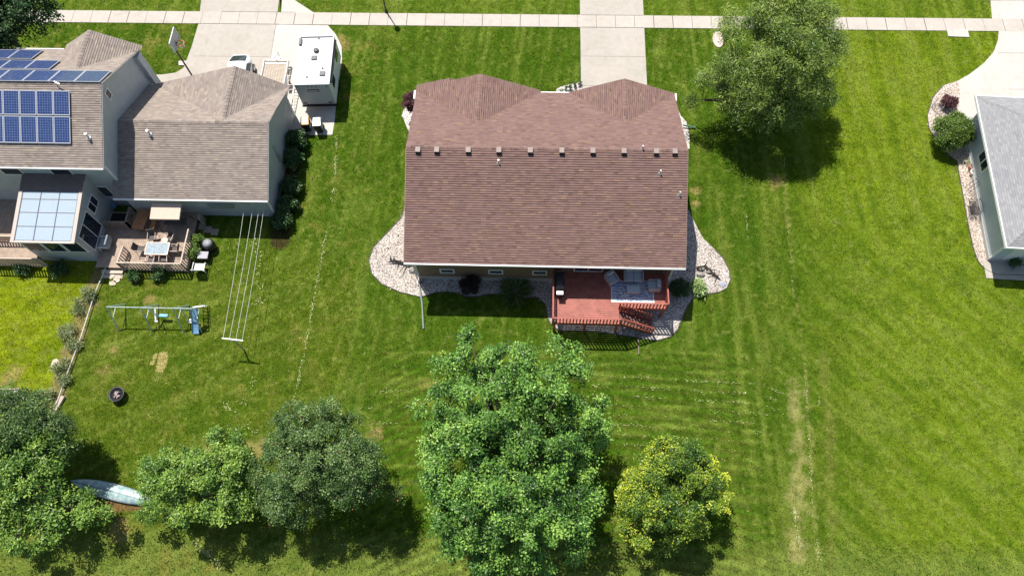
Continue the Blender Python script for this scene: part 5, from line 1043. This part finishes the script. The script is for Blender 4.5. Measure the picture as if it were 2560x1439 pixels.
# basketball hoop
bp_ = G(485, 197); bh = thing('basketball_hoop', 'basketball hoop on a tall black pole at the driveway edge', 'basketball hoop', tuple(bp_))
MB().tube([(0,0,0),(0,0,3.6),(.35,0,4.0)], .065, 8).build('pole', BLACK, bh)
BB = mat('backboard', (.36,.39,.37), .3, .05); m = MB(); m.box(.30,-.75,3.75,.34,.75,4.7); m.build('backboard', BB, bh); m = MB()
for a_, b_ in (((.35,-.75,3.75),(.35,.75,3.75)),((.35,-.75,4.7),(.35,.75,4.7)),((.35,-.75,3.75),(.35,-.75,4.7)),((.35,.75,3.75),(.35,.75,4.7))): m.bar(a_, b_, .05)
m.build('backboard_rim', WHITE, bh); MB().tube([(.64+.27*math.cos(t), .27*math.sin(t), 3.9) for t in np.linspace(0, 6.2832, 24)], .03, 6).build('ring', mat('orange_ring', (.6,.14,.05), .4), bh)
m = MB()
for i in range(12): t = i*.5236; m.tube([(.64+.27*math.cos(t), .27*math.sin(t), 3.89), (.64+.15*math.cos(t+.25), .15*math.sin(t+.25), 3.5)], .012, 4)
m.build('net', WHITE, bh); MB().box(-.3,-.2,0,.35,.2,.06).build('base', CONC2, bh)
q = G(462, 172, 0)
# street lamp at the top
q = G(966, 31); lp = thing('street_lamp', 'thin dark lamp post at the top edge beyond the pavement', 'street lamp', tuple(q)); MB().tube([(0,0,0),(0,0,3.6)], [.07,.04], 8).build('post', BLACK, lp); MB().lathe([(.05,3.6),(.2,3.75),(.22,4.1),(.05,4.25)], n=12).build('lamp_head', mat('lamp_glass', (.6,.6,.55), .3), lp); MB().lathe([(.14,0),(.14,.15),(.08,.25)], n=12).build('base', BLACK, lp)
# concrete pads
tag(MB().prism(GP([(2366,75),(2418,75),(2423,94),(2370,92)]), 0, .05).build('concrete_pad', CONC2), 'small pale concrete pad touching the pavement near the right driveway', 'concrete pad')
tag(MB().prism([(G(1795,99).x+.42*math.cos(t), G(1795,99).y+.8*math.sin(t)) for t in np.arange(0, 6.28, .35)], 0, .05).build('landscape_stone', mat('pink_stone', (.58,.47,.42), .85, .1)), 'pale oval landscape stone left of the feathery front tree', 'stone')
tag(MB().prism(GP([(447,153),(468,153),(466,164),(447,164)]), 0, .04).build('concrete_pad', CONC2), 'small square concrete pad by the basketball pole', 'concrete pad')

# ---------------------------------------------------------------- back garden things
# clothesline
a, b = G(555, 845, 2.0), G(608, 851, 2.0); mid_ = (a+b)/2; cln = thing('clothesline', 'white four line clothesline strung from a T post to the garage wall', 'clothesline', (mid_.x, mid_.y, 0))
MB().tube([(mid_.x, mid_.y, 0), (mid_.x, mid_.y, 2.0)], .05, 8).build('post', GALV, cln, True); m = MB(); m.bar(a, b, .07, .06); m.build('crossbar', WHITE, cln, True)
m = MB()
for e in (a.lerp(b, .15), a.lerp(b, .85)): m.bar(e, (mid_.x, mid_.y, 1.6), .04)
m.build('brace', GALV, cln, True); ends = [G(606, 538, 2.0), G(628, 538, 2.0), G(644, 538, 2.0), G(656, 538, 2.0)]
for i, e in enumerate(ends):
    s0 = a.lerp(b, .05+i*.3); e = Vector((e.x, gy0, 2.0)); pts = [s0.lerp(e, t) - Vector((0, 0, .12*math.sin(math.pi*t))) for t in np.linspace(0, 1, 9)]; MB().tube(pts, .011, 5).build('line', mat('white_line', (.62,.63,.58), .6), cln, True)
# swing set
a, b = G(268, 764, 1.85), G(480, 774, 1.85); ss = thing('swing_set', 'old pale blue green metal swing set with slide on the lawn', 'swing set', (a.x, a.y, 0)); SSM = mat('pale_teal_metal', (.40,.50,.48), .5, .25); a.y = b.y = (a.y+b.y)/2
MB().tube([a, b], .038, 8).build('top_bar', SSM, ss, True)
for t in (.0, .40, .78, 1.): p = a.lerp(b, t); m = MB(); m.tube([p, (p.x+.05, p.y-.95, 0)], .04, 6); m.tube([p, (p.x+.05, p.y+.95, 0)], .04, 6); m.bar((p.x+.02, p.y-.45, .95), (p.x+.02, p.y+.45, .95), .035); m.build('leg_frame', SSM, ss, True)
p = a.lerp(b, .55); m = MB(); 
for k in (-.22, .22): m.tube([(p.x+k, p.y, 1.83), (p.x+k, p.y, .5)], .01, 4)
m.build('swing_chain', ALUM, ss, True); MB().box(p.x-.3, p.y-.1, .44, p.x+.3, p.y+.12, .52).build('swing_seat', mat('blue_plastic', (.10,.38,.58), .4), ss, True, bevel=.03)
p = a.lerp(b, .5); m = MB(); m.bar((p.x-.15,p.y-.35,.5),(p.x-.15,p.y+.3,.9),.1,.05); m.bar((p.x-.15,p.y,.6),(p.x-.15,p.y,1.83),.06); m.bar((p.x-.28,p.y-.4,.45),(p.x-.02,p.y-.4,.45),.08); m.build('glider_horse', WHITE, ss, True)
p = a.lerp(b, .91); m = MB(); m.bar((p.x-.25,p.y-.3,.4),(p.x+.25,p.y-.3,.4),.3,.04); m.bar((p.x-.25,p.y-.45,.75),(p.x+.25,p.y-.45,.75),.04,.1)
for k in (-.25,.25): m.bar((p.x+k,p.y-.4,.4),(p.x+k,p.y,1.8),.03); m.bar((p.x+k,p.y+.3,.4),(p.x+k,p.y,1.8),.03)
m.build('glider_seat', mat('white_metal', (.6,.6,.62), .5), ss, True)
q0, q1 = G(487, 772, 1.3), G(490, 834, .1); sw = .22; m = MB(); n0 = 0; prof_ = []
for i in range(9):
    t = i/8; y_ = q0.y+(q1.y-q0.y)*t; z_ = 1.35*(1-t)**1.15+.12; x_ = q0.x+(q1.x-q0.x)*t
    m.v += [(x_-sw,y_,z_+.1),(x_-sw,y_,z_),(x_-sw*.3,y_,z_-.02),(x_+sw*.3,y_,z_-.02),(x_+sw,y_,z_),(x_+sw,y_,z_+.1)]
    if i: m.f += [((i-1)*6+k,(i-1)*6+k+1,i*6+k+1,i*6+k) for k in range(5)]
m.build('slide', mat('slide_blue', (.22,.42,.60), .35, .2), ss, True)
m = MB()
for k in (-.22,.22): m.bar((q0.x+k+.05, q0.y+.75, 0), (q0.x+k, q0.y+.05, 1.45), .04)
for i in range(5): t = (i+.7)/5.5; m.bar((q0.x-.2, q0.y+.75-.7*t, 1.45*t), (q0.x+.22, q0.y+.75-.7*t, 1.45*t), .05, .03)
m.build('slide_ladder', GALV, ss, True)
# fire pit
q = G(293, 986, .3); fp = thing('fire_pit', 'round black metal fire pit with ash on the left lawn', 'fire pit', (q.x, q.y, 0)); MB().lathe([(.25,.12),(.42,.36),(.5,.42),(.5,.45),(.42,.44),(.36,.36),(.2,.24)], n=28).build('bowl', BLACK, fp, smooth=True)
s_ = MB()
for i in range(7): t = random.uniform(0, 3.1); s_.bar((-.22*math.cos(t), -.22*math.sin(t), .26+i*.02), (.22*math.cos(t), .22*math.sin(t), .28+i*.02), .06)
s_.build('firewood', mat('ash_wood', (.36,.28,.27), .9, .3), fp)
for k in range(3): t = k*2.09; MB().tube([(.25*math.cos(t), .25*math.sin(t), .2), (.38*math.cos(t), .38*math.sin(t), 0)], .02, 5).build('leg', BLACK, fp)
# canoe
a, b = G(178, 1201, .3), G(385, 1256, .3); mid_ = (a+b)/2; cnn = thing('canoe', 'upturned faded teal canoe on bare soil beneath the trees', 'canoe', (mid_.x, mid_.y, 0), math.atan2(b.y-a.y, b.x-a.x)); hl = (b-a).length/2
def m_canoe():
    m, t, b_ = nodes('faded_teal_hull'); tc = N(t, 'ShaderNodeTexCoord'); nz = N(t, 'ShaderNodeTexNoise', Scale=2.6, Detail=8., Roughness=.7); L(t, tc.outputs['Object'], nz.inputs['Vector'])
    L(t, rampn(t, nz.outputs[0], [(.35, (.16,.30,.29)), (.48, (.28,.40,.40)), (.6, (.50,.55,.54)), (.75, (.40,.37,.35))]), b_.inputs['Base Color']); b_.inputs['Roughness'].default_value = .45; return m
m = MB(); ns_ = 25; nr = 11
for i in range(ns_):
    t = -1+2*i/(ns_-1); wv = .47*max(0, 1-abs(t)**2.4)**.75+.01; hv = .30+.12*abs(t)**3
    for k in range(nr): a_ = math.pi*k/(nr-1); m.v.append((t*hl, math.cos(a_)*wv, .08+ (math.sin(a_)**.7)*hv*(1 if abs(t) < .98 else .8)))
for i in range(ns_-1):
    for k in range(nr-1): m.f.append((i*nr+k, i*nr+k+1, (i+1)*nr+k+1, (i+1)*nr+k))
m.build('hull', m_canoe(), cnn, smooth=True); MB().tube([(t*hl, 0, .08+.30+.12*abs(t)**3+.008) for t in np.linspace(-.95, .95, 15)], .014, 5).build('keel', mat('keel_teal', (.06,.16,.15), .5), cnn)
m = MB()
for k in (-1, 1): m.tube([(t*hl, k*(.47*max(0, 1-abs(t)**2.4)**.75+.01), .08) for t in np.linspace(-1, 1, 25)], .022, 6)
m.build('gunwale', mat('dark_gunwale', (.03,.06,.09), .5), cnn)
# edging rail
er = MB(); er.tube([(x_, y_, .22) for x_, y_ in FENCE], .035, 6); ro = thing('edging_rail', 'long thin pale rail dividing the two lawns below the sunroom', 'rail', (*FENCE[2], 0)); er.build('rail', mat('pale_rail', (.60,.60,.58), .6, .2), ro, True)
for x_, y_ in FENCE: MB().box(x_-.04, y_-.04, 0, x_+.04, y_+.04, .2).build('post', GREYWOOD, ro, True)
q = G(148, 1013); m = MB(); m.box(-.12,-.75,0,.12,.6,.18); tb = m.build('landscape_timber', mat('pale_timber', (.45,.36,.29), .8, .2)); tb.location = (q.x, q.y, 0); tb.rotation_euler = (0, 0, R(-16)); tag(tb, 'short weathered landscape timber at the lower end of the pale rail', 'timber')
q = G(18, 990); sbx = thing('sandbox', 'pale wooden framed sandbox full of debris at the left edge', 'sandbox', (q.x, q.y, 0), R(4)); f = MB(); f.bar((-.9,.42,.1),(.75,.42,.1),.08,.2); f.bar((.75,.46,.1),(.75,-.6,.1),.08,.2); f.bar((-.9,-.6,.1),(.75,-.6,.1),.08,.2); f.build('frame', mat('pale_timber', (.45,.36,.29)), sbx); MB().box(-.9,-.56,0,.7,.38,.08).build('sand', mat('sand', (.50,.46,.42), .95, .35, 9., bump=.6), sbx)
for k in range(26): pass
q = G(139, 908); tag(MB().prism([(q.x+.3*math.cos(t)*random.uniform(.8,1.1), q.y+.35*math.sin(t)*random.uniform(.8,1.1)) for t in np.arange(0,6.2,.8)], 0, .06).build('stepping_stone', mat('tan_stone', (.5,.42,.33))), 'flat tan stone beside the weedy border, left of the pale rail', 'stone')
